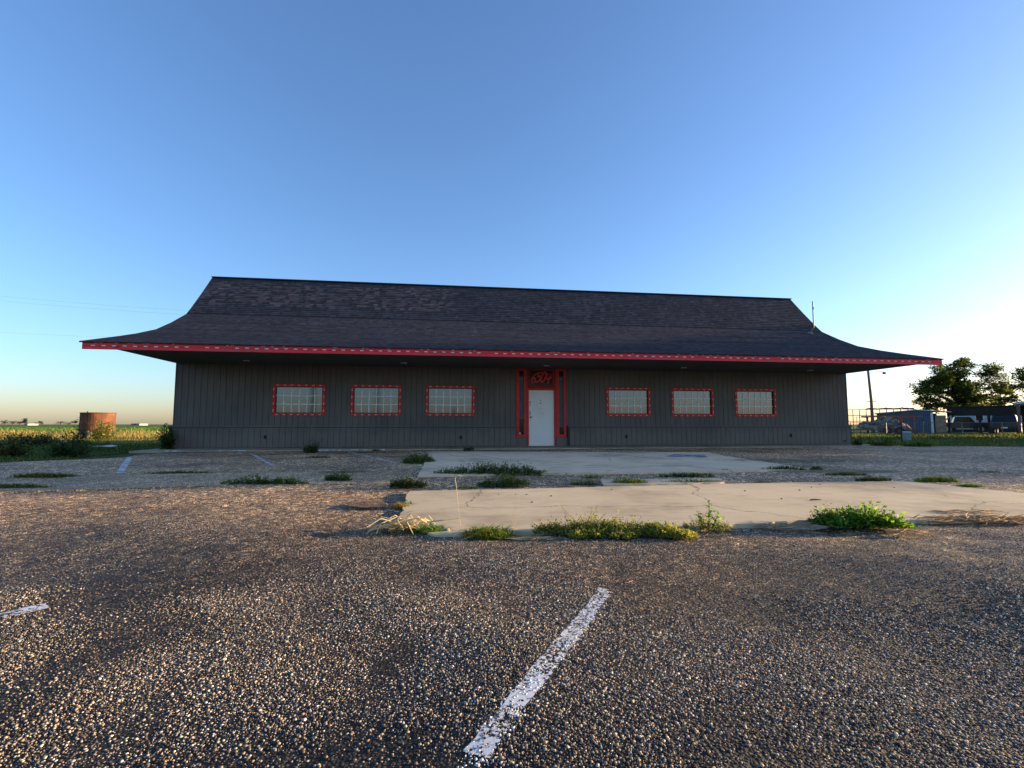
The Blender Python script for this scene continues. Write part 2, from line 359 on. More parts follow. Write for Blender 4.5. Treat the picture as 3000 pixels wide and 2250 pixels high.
gravel = empty('loose_aggregate'); del gravel
def front_of_slab(P):                              # keep stones off the concrete
    e = np.array(G5([(1165, 1534), (1282, 1566), (1500, 1556), (1950, 1548), (2347, 1524), (2646, 1524), (3000, 1514)], .0)); e = np.concatenate([[[-30, 60]], e, [[9.5, 4.4], [30, 4.3]]])
    return P[:, 1] < np.interp(P[:, 0], e[:, 0], e[:, 1]) - .02
parts = []; line_parts = []
for (y0, y1, pitch, rings, sz) in ((1.05, 2.75, .0070, 2, .0026), (2.45, 5.2, .0106, 1, .0037)):
    P = jitter_grid(y0, y1, pitch); P = P[front_of_slab(P)]
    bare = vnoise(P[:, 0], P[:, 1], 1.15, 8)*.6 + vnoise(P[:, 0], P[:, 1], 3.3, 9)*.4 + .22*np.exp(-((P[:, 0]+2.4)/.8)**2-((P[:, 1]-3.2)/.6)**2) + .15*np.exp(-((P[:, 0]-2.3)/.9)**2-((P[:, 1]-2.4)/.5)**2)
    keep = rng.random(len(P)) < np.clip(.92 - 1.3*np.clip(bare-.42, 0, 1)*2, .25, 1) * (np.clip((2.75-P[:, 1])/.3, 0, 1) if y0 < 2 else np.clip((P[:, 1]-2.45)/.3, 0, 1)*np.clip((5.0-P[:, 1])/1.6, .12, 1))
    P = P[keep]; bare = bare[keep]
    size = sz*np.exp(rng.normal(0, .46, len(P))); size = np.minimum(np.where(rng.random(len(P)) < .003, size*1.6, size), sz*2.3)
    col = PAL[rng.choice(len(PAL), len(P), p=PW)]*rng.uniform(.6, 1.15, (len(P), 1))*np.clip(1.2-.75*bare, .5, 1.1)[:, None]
    P3 = np.concatenate([P, (H(P[:, 0], P[:, 1]) + size*.12)[:, None]], 1)
    il = in_line(P, LINE_A, LINE_B, LINE_W)
    wear = vnoise(P[:, 0], P[:, 1], 26, 12)*.6 + vnoise(P[:, 0], P[:, 1], 7, 13)*.4
    painted = il & (wear > .49)
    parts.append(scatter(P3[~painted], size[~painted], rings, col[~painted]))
    if painted.any(): line_parts.append(scatter(P3[painted], size[painted]*1.06, rings, np.tile([[.64, .64, .63]], (painted.sum(), 1))*rng.uniform(.8, 1.05, (painted.sum(), 1))))
def join_arrays(parts):
    V = []; F = []; C = []; o = 0
    for v, f, c in parts: V.append(v); F.append(f+o); C.append(c); o += len(v)
    return np.concatenate(V), np.concatenate(F), np.concatenate(C)
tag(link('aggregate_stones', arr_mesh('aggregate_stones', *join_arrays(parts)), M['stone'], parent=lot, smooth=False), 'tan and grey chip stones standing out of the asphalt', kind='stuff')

# ---- painted lines: children of what they are painted on
def line_sheet(name, A, B, w, m, parent, z, wave=True, label=None):
    A = Vector((*A, 0)); B = Vector((*B, 0)); d = (B-A); L_ = d.length; d.normalize(); nrm = Vector((-d.y, d.x, 0)); n_ = max(2, int(L_/.06)); mb = MB()
    for k in range(n_+1):
        p = A + d*(L_*k/n_)
        for s in (-1, 1):
            q = p + nrm*(s*w + random.uniform(-.006, .006)); hz = float(H(np.array([q.x]), np.array([q.y]))[0]) if wave else 0
            mb.v.append((q.x, q.y, z+hz))
    for k in range(n_): mb.f.append((2*k, 2*k+2, 2*k+3, 2*k+1))
    o = mb.build(name, m, parent)
    if label: o['label'] = label
    return o
near_line = line_sheet('parking_line', LINE_A, LINE_B, LINE_W*.98, M['line_near'], lot, .0025, label='thick chipped white parking line in the foreground')
if line_parts:
    o = link('painted_stones', arr_mesh('painted_stones', *join_arrays(line_parts)), M['stone'], parent=near_line, smooth=True); o['kind'] = 'stuff'
line_sheet('parking_line', g(138, 1777), g(-420, 1905), .045, M['line_near'], lot, .009, label='short white parking line at the left edge')
line_sheet('parking_line', g(380, 1339), g(350, 1388), .055, M['line_far'], lot, .006, label='broken white parking line near the grass')
line_sheet('parking_line', g(734, 1329), g(800, 1364), .042, M['line_far'], lot, .006)
line_sheet('parking_line', g(1022, 1325), g(1165, 1357), .04, M['line_far'], lot, .006)
for a, b in (((1378, 1332), (1476, 1345)), ((1742, 1336), (1790, 1331)), ((1763, 1327), (1940, 1341)), ((1856, 1340), (1885, 1334))):
    line_sheet('parking_line', g(*a, .03), g(*b, .03), .05, M['line_faint'], far_slab, .034, False)
MB().poly([(*p, .036) for p in G5([(1948, 1338), (2075, 1341), (2062, 1333), (1975, 1331)], .03)]).build('blue_marking', M['blue_paint'], far_slab)['label'] = 'worn blue accessible parking paint'
line_sheet('blue_marking_bar', g(2165, 1358, .03), g(2192, 1359, .03), .04, M['line_far'], far_slab, .034, False)

# ------------------------------------------------------------------ the building
PSI = .1376; BL = 25.62; HS = 2.938; OV = 3.23; SLX = .85; SRX = .89; DEP = 8.44; ZB = .03
B = empty('roadside_diner', (-11.54, 16.934, 0), PSI)
tag(B, 'long charcoal single storey building with flared shingle roof and red trim', 'building')
PROF = [(-3.34, 3.125), (-1.9, 3.50), (-.85, 3.79), (.25, 4.14), (1.2, 4.58), (2.21, 5.12), (2.56, 5.45), (3.38, 6.29), (4.22, 7.19)]
BACK = [(2*4.22-a, z) for a, z in PROF[::-1]][1:]
WIN = [(3.165, 4.93), (5.825, 7.58), (8.47, 10.25), (15.31, 17.08), (17.955, 19.72), (20.64, 22.41)]
WZ0, WZ1 = 1.15, 2.255
ENT = (11.80, 13.74)
openings = [(a+.06, b-.06, WZ0+.06, WZ1-.06) for a, b in WIN] + [(ENT[0]+.04, ENT[1]-.04, .0, 2.92)]
def cut(x0, x1, z0, z1, ops):
    cuts = sorted({x0, x1, *[v for o in ops for v in o[:2] if x0 < v < x1]}); out = []
    for a, b in zip(cuts[:-1], cuts[1:]):
        segs = [(z0, z1)]
        for o in ops:
            if o[0] < (a+b)/2 < o[1]:
                ns = []
                for s0, s1 in segs:
                    if o[2] > s0: ns.append((s0, min(s1, o[2])))
                    if o[3] < s1: ns.append((max(s0, o[3]), s1))
                segs = [q for q in ns if q[1]-q[0] > .005]
        out += [(a, b, *s) for s in segs]
    return out
# front wall: backing sheet, boards with recessed grooves
wall = MB()
for a, b, c, d in cut(0, BL, ZB, HS+.02, openings): wall.box(a, b, -.004, .10, c, d)
wall = wall.build('wall', M['groove'], B); wall['label'] = 'front wall of charcoal grooved boards'
NB = 126; bw = BL/NB
for k in range(NB):
    x0 = k*bw + .006; x1 = (k+1)*bw - .006; d_ = random.uniform(-.0025, .0025)
    for a, b, c, d in cut(x0, x1, .79, HS-.003, openings): MB().box(a, b, -.018+d_, -.0045, c, d).build('board', M['wall'], wall)

SK = ENT[0]-.02, ENT[1]+.03
skirt = MB().box(-.10, SK[0], -.10, -.02, ZB, .79).box(SK[1], BL+.06, -.10, -.02, ZB, .79)
skirt.box(-.10, -.02, -.0199, DEP, ZB, .79).box(BL+.02, BL+.06, -.0199, DEP, ZB, .79)
skirt = skirt.build('skirting', M['groove'], B)
k = 0
while k*bw*1.0 < BL:
    x0 = k*bw + .006 - (.09 if k == 0 else 0); x1 = min((k+1)*bw - .006, BL+.055)
    if not (SK[0] < (x0+x1)/2 < SK[1]):
        a, b = x0, x1
        if x0 < SK[0] < x1: b = SK[0]-.002
        if x0 < SK[1] < x1: a = SK[1]+.002
        MB().box(a, b, -.116+random.uniform(-.002, .002), -.1005, ZB+.012, .715).build('board', M['wall'], skirt)
    k += 1
for a, b in ((-.125, SK[0]+.004), (SK[1]-.004, BL+.075)):
    MB().box(a, b, -.135, -.019, .735, .80).build('cap_rail', M['wall'], skirt)
# entry infill beside the door (under the side lights)
MB().box(ENT[0]-.02, 12.22, -.015, .06, ZB, .345).build('infill_panel', M['wall'], B)
MB().box(13.33, ENT[1]+.03, -.015, .06, ZB, .345).build('infill_panel', M['wall'], B)
# side and back walls, gables
for nm, x in (('side_wall', 0.0), ('side_wall', BL-.1)):
    w = MB().box(x, x+.1, .101, DEP, ZB, HS+.02).build(nm, M['wall'], B)
    prof = [(y, z-.13) for y, z in PROF+BACK if z-.13 > HS+.03]
    y0 = -2.9; y1 = 2*4.22+2.9
    poly = [(x, y0, HS+.021)] + [(x, y, z) for y, z in prof] + [(x, y1, HS+.021)]
    MB().prism(poly, (.1, 0, 0)).build('gable', M['wall'], B)
MB().box(.1, BL-.1, DEP-.1, DEP-.001, ZB, HS+.02).build('back_wall', M['wall'], B)
MB().box(BL-.001, BL+.022, -.03, .075, .80, HS-.004).build('corner_trim', M['rust_and_sunlit_brown'], B)  # right edge catches the sun: that light is put into its brown colour
MB().box(-.022, .001, -.03, .075, .80, HS-.004).build('corner_trim', M['wall'], B)
# soffit in panels
sof = MB().box(0, BL, -OV+.045, -.02, HS+.006, HS+.03).build('soffit', M['groove'], B)
for k in range(21):
    a = k*BL/21; MB().box(a+.003, a+BL/21-.003, -OV+.045, -.021, HS-.006+random.uniform(-.001, .001), HS+.0055).build('soffit_panel', M['soffit'], sof)
MB().box(0, BL, DEP+.02, DEP+OV-.05, HS, HS+.03).build('rear_soffit', M['soffit'], B)
for x, y in ((2.68, -1.18), (7.75, -1.24), (12.74, -1.13), (17.89, -1.22), (23.17, -1.05)):
    f_ = MB().disc((x, y, HS-.028), .105, (0, 0, 1), 20, .02).build('soffit_light', M['white_plastic'], B)
    MB().disc((x, y, HS-.031), .07, (0, 0, 1), 16, .0028).build('lens', M['plain_grey'], f_)
# roof deck
deck = []
allp = PROF + BACK
V = []
for x in (-SLX, BL+SRX):
    V += [(x, y, z) for y, z in allp] + [(x, y, z-(.022 if z < 3.2 else .12)) for y, z in allp]
n = len(allp); F = []
for k in range(n-1):
    F.append((k, k+1, 2*n+k+1, 2*n+k)); F.append((n+k, 3*n+k, 3*n+k+1, n+k+1))
    F.append((k, n+k, n+k+1, k+1)); F.append((2*n+k, 2*n+k+1, 3*n+k+1, 3*n+k))
F += [(0, 2*n, 3*n, n), (n-1, 2*n-1, 4*n-1, 3*n-1)]
M['roof_deck'] = mat_noise('roof_felt', (.016, .016, .019), (.028, .027, .03), 9, .9)
mbr = MB(); mbr.v = V; mbr.f = F
roof = mbr.build('roof', M['roof_deck'], B); roof['label'] = 'dark charcoal shingle roof with steep top and flared eaves'
# shingles: courses of tabs up the front slope (and coarser at the back)
def shingle_mat():
    m, N, L, P = new_mat('asphalt_shingle')
    a = N.new('ShaderNodeAttribute'); a.attribute_name = 'Col'
    t = tex_noise(N, L, 120, 3); r = ramp(N, L, t.outputs[0], [(.3, (.7, .7, .7)), (.7, (1.35, 1.35, 1.35))])
    t2 = tex_noise(N, L, .45, 4); r2 = ramp(N, L, t2.outputs[0], [(.3, (.88, .88, .9)), (.7, (1.1, 1.08, 1.08))])
    c = mix(N, L, 1.0, a.outputs[0], r.outputs[0], 'MULTIPLY'); c = mix(N, L, 1.0, c, r2.outputs[0], 'MULTIPLY')
    L.new(c, P.inputs['Base Color']); P.inputs['Roughness'].default_value = .88; P.inputs['Specular IOR Level'].default_value = .25
    bump(N, L, P, t.outputs[0], .5, .003); return m
M['shingle'] = shingle_mat()
def profile_at(prof, s):
    acc = 0
    for (a, b), (c, d) in zip(prof[:-1], prof[1:]):
        l = math.hypot(c-a, d-b)
        if s <= acc+l or (c, d) == prof[-1]:
            t = (s-acc)/l; return (a+(c-a)*t, b+(d-b)*t), ((c-a)/l, (d-b)/l)
        acc += l
plen = sum(math.dist(a, b) for a, b in zip(PROF[:-1], PROF[1:]))
TONES = [np.array((.060, .057, .066))*k for k in (.70, .82, .93, 1.03, 1.15, 1.38)] + [np.array((.078, .069, .072))]
def tab_geo(w, e, t0=.011):
    """a tab lying on the slope: x across, y up the slope, z out"""
    v = [(0, 0, .002), (w, 0, .002), (0, 0, t0), (w, 0, t0), (0, e, .003), (w, e, .003)]
    f = [(0, 1, 3, 2), (2, 3, 5, 4)]; return v, f
EXPO = .143
tab_mesh = {}
def tab_object_mesh(w, ti):
    if (w, ti) not in tab_mesh:
        v, f = tab_geo(w, EXPO*1.08); v = v + [(0, EXPO*1.08, .0005), (w, EXPO*1.08, .0005)]
        f = f + [(0, 2, 4, 6), (1, 7, 5, 3), (4, 5, 7, 6)]
        me = bpy.data.meshes.new('shingle'); me.from_pydata(v, [], f); me.materials.append(M['shingle'])
        ca = me.color_attributes.new('Col', 'FLOAT_COLOR', 'POINT'); c = TONES[ti]
        for q in ca.data: q.color = (*c, 1)
        me.update(); tab_mesh[(w, ti)] = me
    return tab_mesh[(w, ti)]
SV = []; SF = []; SC = []; cand = []
nrow = int(plen/EXPO)+1
for r_ in range(nrow):
    s0 = r_*EXPO; (y, z), (ty, tz) = profile_at(PROF, min(s0, plen-.01)); ex = min(EXPO*1.08, plen-s0)
    if ex < .03: continue
    x = -SLX - .01 - random.uniform(0, .12)
    while x < BL+SRX:
        w = random.choice((.11, .14, .18, .24)); x0 = max(x, -SLX-.012); x1 = min(x+w-.004, BL+SRX+.012); x += w
        if x1-x0 < .03: continue
        up = y > 2.2
        ti = random.choices(range(7), (3, 4, 5, 4, 2, 1.2 if up else .6, .8))[0]
        full = (x1-x0) > w-.01 and ex > EXPO
        cand.append((r_, x0, w-.004, x1-x0, ex, y, z, ty, tz, ti, full))
# the ones that show largest: on the steep upper slope at the near (left) end
mid_i = [i for i, c in enumerate(cand) if c[10] and c[2] > .17 and c[5] > 2.7 and c[1] < 9.5]
random.shuffle(mid_i); chosen = set(mid_i[:300])
tone_pt = []
for i, (r_, x0, w, ww, ex, y, z, ty, tz, ti, full) in enumerate(cand):
    if i in chosen:
        o = link('shingle', tab_object_mesh(w, ti), None, roof); o.matrix_local = Matrix(((1, 0, 0, x0), (0, ty, -tz, y), (0, tz, ty, z), (0, 0, 0, 1)))
        continue
    v, f = tab_geo(ww, ex, .011*random.uniform(.8, 1.3)); b0 = len(SV)
    SV += [(x0+a, y+b*ty-c*tz, z+b*tz+c*ty) for a, b, c in v]; SF += [tuple(b0+q for q in ff) for ff in f]; SC += [TONES[ti]*random.uniform(.9, 1.1)]*6
# back slope, coarser
rows = int(plen/.6)
BPROF = [(2*4.22-a, z) for a, z in PROF]
for r_ in range(rows):
    (y, z), (ty, tz) = profile_at(BPROF, r_*.6)
    for q in range(28):
        v, f = tab_geo((BL+SLX+SRX)/28, .62); b0 = len(SV); x0 = -SLX+q*(BL+SLX+SRX)/28
        SV += [(x0+a, y+b*ty+c*abs(tz), z+b*tz+c*abs(ty)) for a, b, c in v]; SF += [tuple(b0+k for k in ff) for ff in f]; SC += [TONES[3]]*6
o = link('shingles', arr_mesh('shingles', np.array(SV), np.array(SF), np.array(SC)), M['shingle'], roof); o['kind'] = 'stuff'
MB().box(-SLX-.01, BL+SRX+.01, 4.22-.14, 4.22+.14, 7.165, 7.20).build('ridge_cap', mat_noise('ridge_shingle', (.045, .042, .047), (.065, .06, .066), 20, .9), roof)
for x in (-SLX-.022, BL+SRX-.002):
    mbk = MB()
    for (a, b), (c, d) in zip(PROF[:-1], PROF[1:]): mbk.poly([(x, a, b-(.03 if b < 3.2 else .14)), (x, c, d-.14), (x, c, d+.012), (x, a, b+.012)]); mbk.poly([(x+.024, a, b+.012), (x+.024, c, d+.012), (x, c, d+.012), (x, a, b+.012)])
    mbk.build('rake_trim', M['rust_and_sunlit_brown'], roof)
# plumbing vent
v_ = MB().tube([(25.76, 1.98, 4.98), (25.77, 1.95, 5.10), (25.86, 1.9, 5.26), (25.88, 1.9, 6.48)], .03, 10).build('vent_pipe', M['galv'], roof)
MB().tube([(25.876, 1.9, 6.10), (25.877, 1.9, 6.20)], .036, 10).build('coupling', M['rust_and_sunlit_brown'], v_)
MB().disc((25.76, 1.99, 5.01), .13, (0, -.45, .9), 14, .015).build('flashing', M['galv'], v_)
# red fascia with light clips
FY = -OV-.03
fas = MB()
nseg = 7; fl = BL+SLX+SRX
for k in range(nseg):
    a = -SLX+.02 + fl*k/nseg; fas.box(a+.001, a+fl/nseg-.004-(.02 if k == nseg-1 else 0), FY-.022+.002*(k % 2), FY+.02, HS-.015, 3.117)
fas = fas.build('fascia', M['red'], B); fas['label'] = 'bright red fascia board with a row of white light clips'
MB().box(-SLX+.02, BL+SRX-.02, FY-.026, FY-.0205, 3.012, 3.018).build('light_string', M['black'], fas)
clip_me = MB().box(-.05, .05, -.012, 0, -.012, .012); cm = bpy.data.meshes.new('light_clip'); cm.from_pydata(clip_me.v, [], clip_me.f); cm.materials.append(M['white_plastic'])
cms = bpy.data.meshes.new('light_clip_small'); q = MB().box(-.036, .036, -.010, 0, -.010, .010); cms.from_pydata(q.v, [], q.f); cms.materials.append(M['white_plastic'])
x = -SLX+.3
while x < BL+SRX-.1:
    if random.random() > .035:
        o = link('light_clip', cm, None, fas, loc=(x, FY-.0265, 3.026+random.uniform(-.006, .006))); o.rotation_euler = (0, random.uniform(-.06, .06), 0)
    x += .268
for k in range(52):
    o = link('light_clip', cms, None, fas, loc=(random.uniform(-SLX+.2, BL+SRX-.1), FY-.024, 3.102+random.uniform(-.004, .008))); o.rotation_euler = (0, random.uniform(-.2, .2), 0)
rf = MB().box(-SLX+.02, BL+SRX-.02, 2*4.22+OV+.01, 2*4.22+OV+.05, HS-.015, 3.10).build('rear_fascia', M['red'], B)
# windows
pane_me = {}
def window(i, x0, x1):
    z0, z1 = WZ0, WZ1; t = .085; y0, y1 = -.045, -.0185
    fr = MB().box(x0, x1, y0, y1, z1-t, z1).box(x0, x1, y0, y1, z0, z0+t).box(x0, x0+t, y0+.002, y1, z0+t, z1-t).box(x1-t, x1, y0+.002, y1, z0+t, z1-t)
    w = fr.build('window', M['red_dull'], B)
    a, b, c, d = x0+t, x1-t, z0+t, z1-t
    MB().box(a-.02, b+.02, -.0184, .09, d-.022, d+.02).box(a-.02, b+.02, -.0184, .09, c-.02, c+.022).box(a-.02, a+.022, -.0183, .09, c+.022, d-.022).box(b-.022, b+.02, -.0183, .09, c+.022, d-.022).build('sash', M['sash'], w)
    a += .022; b -= .022; c += .022; d -= .022
    pw = (b-a)/6; ph = (d-c)/3
    key = (round(pw, 4), round(ph, 4))
    if key not in pane_me:
        q = MB().box(.001, pw-.001, 0, .006, .001, ph-.001); me = bpy.data.meshes.new('pane'); me.from_pydata(q.v, [], q.f); me.materials.append(M['glass']); pane_me[key] = me
    for r_ in range(3):
        for k in range(6):
            o = link('pane', pane_me[key], None, w, loc=(a+k*pw, .03, c+r_*ph))
    for k in range(1, 6):
        mu = MB(); xs = [a+k*pw+.006*math.sin(q*1.1+k+i) for q in range(7)]; zs = [c+(d-c)*q/6 for q in range(7)]
        for q in range(6): mu.prism([(xs[q]-.0125, .017, zs[q]), (xs[q]+.0125, .017, zs[q]), (xs[q+1]+.0125, .017, zs[q+1]), (xs[q+1]-.0125, .017, zs[q+1])], (0, .0128, 0))
        mu.build('muntin', M['muntin'], w)
    for r_ in range(1, 3):
        mu = MB(); xs = [a+(b-a)*q/8 for q in range(9)]; zs = [c+r_*ph-.006*math.sin(math.pi*q/8) for q in range(9)]
        for q in range(8): mu.prism([(xs[q], .014, zs[q]-.0125), (xs[q+1], .014, zs[q+1]-.0125), (xs[q+1], .014, zs[q+1]+.0125), (xs[q], .014, zs[q]+.0125)], (0, .0155, 0))
        mu.build('muntin', M['muntin'], w)
    for zz in (z0+.03, z1-.035):
        for k in range(7):
            o = link('light_clip', cms, None, w, loc=(x0+.16+k*.24, y0-.001, zz+random.uniform(-.006, .006))); o.rotation_euler = (0, random.uniform(-.08, .08), 0)
    for xx in (x0+.035, x1-.035):
        for k in range(4):
            o = link('light_clip', cms, None, w, loc=(xx, y0+.001, z0+.17+k*.25)); o.rotation_euler = (0, math.pi/2+random.uniform(-.1, .1), 0)
    return w
for i, (a, b) in enumerate(WIN): window(i, a, b)
# entry: side lights, transom with house number, door
def sidelight(x0, x1, gz, sticker):
    z0, z1 = .345, 2.945; gx0, gx1 = x0+.115, x1-.10
    s = MB().box(x0, x1, -.045, .0, 2.85, z1).box(x0, x1, -.045, .0, z0, .455).box(x0, gx0, -.043, .0, .455, 2.85).box(gx1, x1, -.043, .0, .455, 2.85).build('sidelight', M['red_dull'], B)
    for a, b, m in ((.455, gz[0], 'dark_glass'), (gz[0], gz[1], 'plain_grey'), (gz[1], 2.85, 'dark_glass')):  # middle pane's grey stands for a reflection, put into its colour
        MB().box(gx0, gx1, .012, .02, a+.001, b-.001).build('pane', M[m], s)
    if sticker: MB().disc((gx0+.03, .0118, .50), .035, (0, -1, 0), 18, .003).build('sticker', M['white_plastic'], s)
    return s
sidelight(11.805, 12.19, (1.02, 2.53), True); sidelight(13.335, 13.72, (.72, 2.54), False)
for x in (12.19, 13.30): MB().box(x, x+.035, -.03, .03, .345 if x > 13 else .345, 2.945).build('post', M['wall'], B)
tr = MB().box(12.226, 13.299, -.05, .0, 2.86, 2.95).box(12.226, 13.299, -.05, .0, 2.19, 2.33).box(12.226, 12.33, -.048, .0, 2.33, 2.86).box(13.19, 13.299, -.048, .0, 2.33, 2.86).build('transom', M['transom_red'], B)
tr['label'] = 'red framed black transom painted with 6504'
MB().box(12.33, 13.19, -.02, .0, 2.33, 2.86).build('sign_board', M['sign_board'], tr)
def brush(strokes, x0, z0, sc, k):
    mb_ = MB()
    for pts, wd in strokes:
        P = []
        n_ = 14; m_ = len(pts)
        for q in range(n_*(m_-1)+1):
            s = q/n_; i0 = min(int(s), m_-2); t = s-i0
            g0 = pts[max(i0-1, 0)]; g1 = pts[i0]; g2 = pts[i0+1]; g3 = pts[min(i0+2, m_-1)]
            cr = lambda a: .5*((2*g1[a])+(-g0[a]+g2[a])*t+(2*g0[a]-5*g1[a]+4*g2[a]-g3[a])*t*t+(-g0[a]+3*g1[a]-3*g2[a]+g3[a])*t**3)
            P.append((cr(0), cr(1)))
        i0 = len(mb_.v); y = -.0215 - .0012*k
        for j, p in enumerate(P):
            a = P[max(j-1, 0)]; b = P[min(j+1, len(P)-1)]; dx, dz = b[0]-a[0], b[1]-a[1]; l = math.hypot(dx, dz) or 1
            w_ = wd*(1+.22*math.sin(j*.9+k))*(.55 if j in (0, len(P)-1) else 1)
            for s in (1, -1):
                u, v = p[0]-s*dz/l*w_, p[1]+s*dx/l*w_
                mb_.v.append((x0+(u+.28*v)*sc, y, z0+v*sc))
        for j in range(len(P)-1): mb_.f.append((i0+2*j, i0+2*j+2, i0+2*j+3, i0+2*j+1))
        k += .5
    return mb_
DIG = {'6': [([(.52, 1.0), (.22, .72), (.04, .35), (.14, .05), (.38, .06), (.42, .32), (.24, .44), (.06, .28)], .075)],
       '5': [([(.16, .92), (.12, .62), (.10, .54)], .07), ([(.14, .94), (.34, .96), (.52, .99)], .07), ([(.10, .54), (.34, .58), (.44, .36), (.30, .08), (.02, .04)], .08)],
       '0': [([(.32, 1.0), (.10, .74), (.06, .30), (.22, .02), (.44, .26), (.46, .74), (.32, 1.0), (.2, .93)], .085)],
       '4': [([(.10, .98), (.02, .58), (.10, .46), (.36, .50), (.62, .58)], .075), ([(.44, .94), (.36, .50), (.30, -.06)], .08)]}
for k, (ch, x, z) in enumerate((('6', 12.345, 2.41), ('5', 12.525, 2.42), ('0', 12.70, 2.425), ('4', 12.885, 2.385))):
    o = brush(DIG[ch], x, z, .385, k*2).build('numeral', M['sign_red'], tr); o['label'] = 'brushed red numeral ' + ch
MB().box(12.34, 13.18, -.0212, -.0202, 2.335, 2.395).build('smear', mat_noise('grey_smear', (.05, .045, .04), (.09, .08, .07), 10, .7), tr)
df = MB().box(12.226, 13.299, -.05, .02, 2.125, 2.189).box(12.226, 12.282, -.048, .02, .0, 2.125).box(13.253, 13.299, -.048, .02, .0, 2.125).build('door_frame', M['red_dull'], B)
door = MB().box(12.286, 13.249, -.012, .03, .04, 2.118).build('door', M['door'], B); door['label'] = 'plain white door with old lock holes'
MB().box(12.226, 13.299, -.10, .03, .0, .032).build('threshold', M['galv'], door)
for x, z, r_ in ((12.74, 1.745, .017), (12.735, 1.635, .02), (12.755, 1.635, .016), (12.80, 1.23, .016), (12.44, 2.06, .011), (12.34, 1.24, .024), (12.35, 1.09, .026), (12.375, 1.08, .018), (12.335, 1.56, .016), (12.325, 1.67, .013), (12.77, 1.42, .008), (12.70, 1.425, .009), (12.83, 1.425, .007)):
    MB().disc((x, -.0122, z), r_, (0, -1, 0), 12, .004).build('lock_hole', M['black'], door)
MB().disc((12.342, -.0122, 1.665), .026, (0, -1, 0), 14, .003).build('lock_ring', M['galv'], door)
MB().tube([(12.355, -.012, 1.135), (12.355, -.05, 1.135), (12.43, -.055, 1.135)], .010, 8).build('handle', M['galv'], door)
for x0, z0, w, h in ((12.30, .95, .05, .16), (12.31, 1.15, .03, .25)):
    MB().box(x0, x0+w, -.0135, -.0122, z0, z0+h).build('scuff', worn_paint('door_scuff', (.33, .30, .24), .72, .86, 30), door)
# small fittings on the wall
for x, z, y in ((9.75, .36, -.1165), (3.0, .40, -.1165), (16.05, .37, -.1165), (22.93, .40, -.1165)):
    bx_ = MB().box(x-.035, x+.035, y-.03, y, z-.06, z+.06).build('outlet_cover', M['black'], B)
    MB().tube([(x, y-.03, z), (x+.02, y-.06, z-.04)], .012, 6).build('stub', M['black'], bx_)
for x, z in ((14.05, 2.42), (14.75, 2.30), (15.4, .93)):
    MB().disc((x, -.019, z), .02, (0, -1, 0), 10, .006).build('bolt_cap', M['black'], B)
MB().box(BL-.35, BL-.22, -.125, -.1165, .14, .19).build('foundation_vent', M['black'], B)
# concrete apron round the foot of the building
M['apron'] = concrete('dirty_apron_concrete', (.40, .31, .21), (.48, .385, .27), (.30, .235, .16))
ap = MB().box(-.35, BL+.7, -1.75, DEP+.5, -.05, .028).build('concrete_apron', M['apron'])
ap.location = B.location; ap.rotation_euler = B.rotation_euler; tag(ap, kind='structure')
for a, b in ((.5, 1.1), (1.9, 2.3), (2.6, 3.0), (4.8, 5.9), (6.1, 7.4)):
    MB().box(a, b, -1.758, -1.66, .0, .034).build('painted_edge', M['line_faint'], ap)

# ------------------------------------------------------------------ plants
def blades(n, cx, cy, rx, ry, h0, h1, w, cols, lean=.5, flat=False, z0=0.0, seed=None, az=None, power=1):
    """returns V, F(tri), C for n bent tapering grass blades"""
    r = rng; a = r.random(n)*6.283; q = r.random(n)**.6
    bx = cx + np.cos(a)*q*rx; by = cy + np.sin(a)*q*ry
    d = r.random(n)*6.283 if az is None else az + r.normal(0, .5, n)
    h = r.uniform(h0, h1, n)*(1-.45*q**2); ln = h*np.abs(r.normal(lean, lean*.45, n)); ww = w*r.uniform(.6, 1.3, n)
    dx, dy = np.cos(d), np.sin(d); px, py = -dy*ww/2, dx*ww/2
    V = np.zeros((n, 5, 3))
    for k, (t, wk) in enumerate(((0, 1), (0, -1), (.55, .8), (.55, -.8), (1, 0))):
        V[:, k, 0] = bx + dx*ln*t**1.8 + px*wk; V[:, k, 1] = by + dy*ln*t**1.8 + py*wk
        V[:, k, 2] = z0 + h*(t - (.45*t**3 if not flat else 0))
    F = np.array([(0, 1, 3), (0, 3, 2), (2, 3, 4)])[None] + (np.arange(n)*5)[:, None, None]
    c = np.array(cols)[r.integers(0, len(cols), n)]*r.uniform(.7, 1.25, (n, 1))
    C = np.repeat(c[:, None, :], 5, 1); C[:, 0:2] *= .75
    return V.reshape(-1, 3), F.reshape(-1, 3), C.reshape(-1, 3)
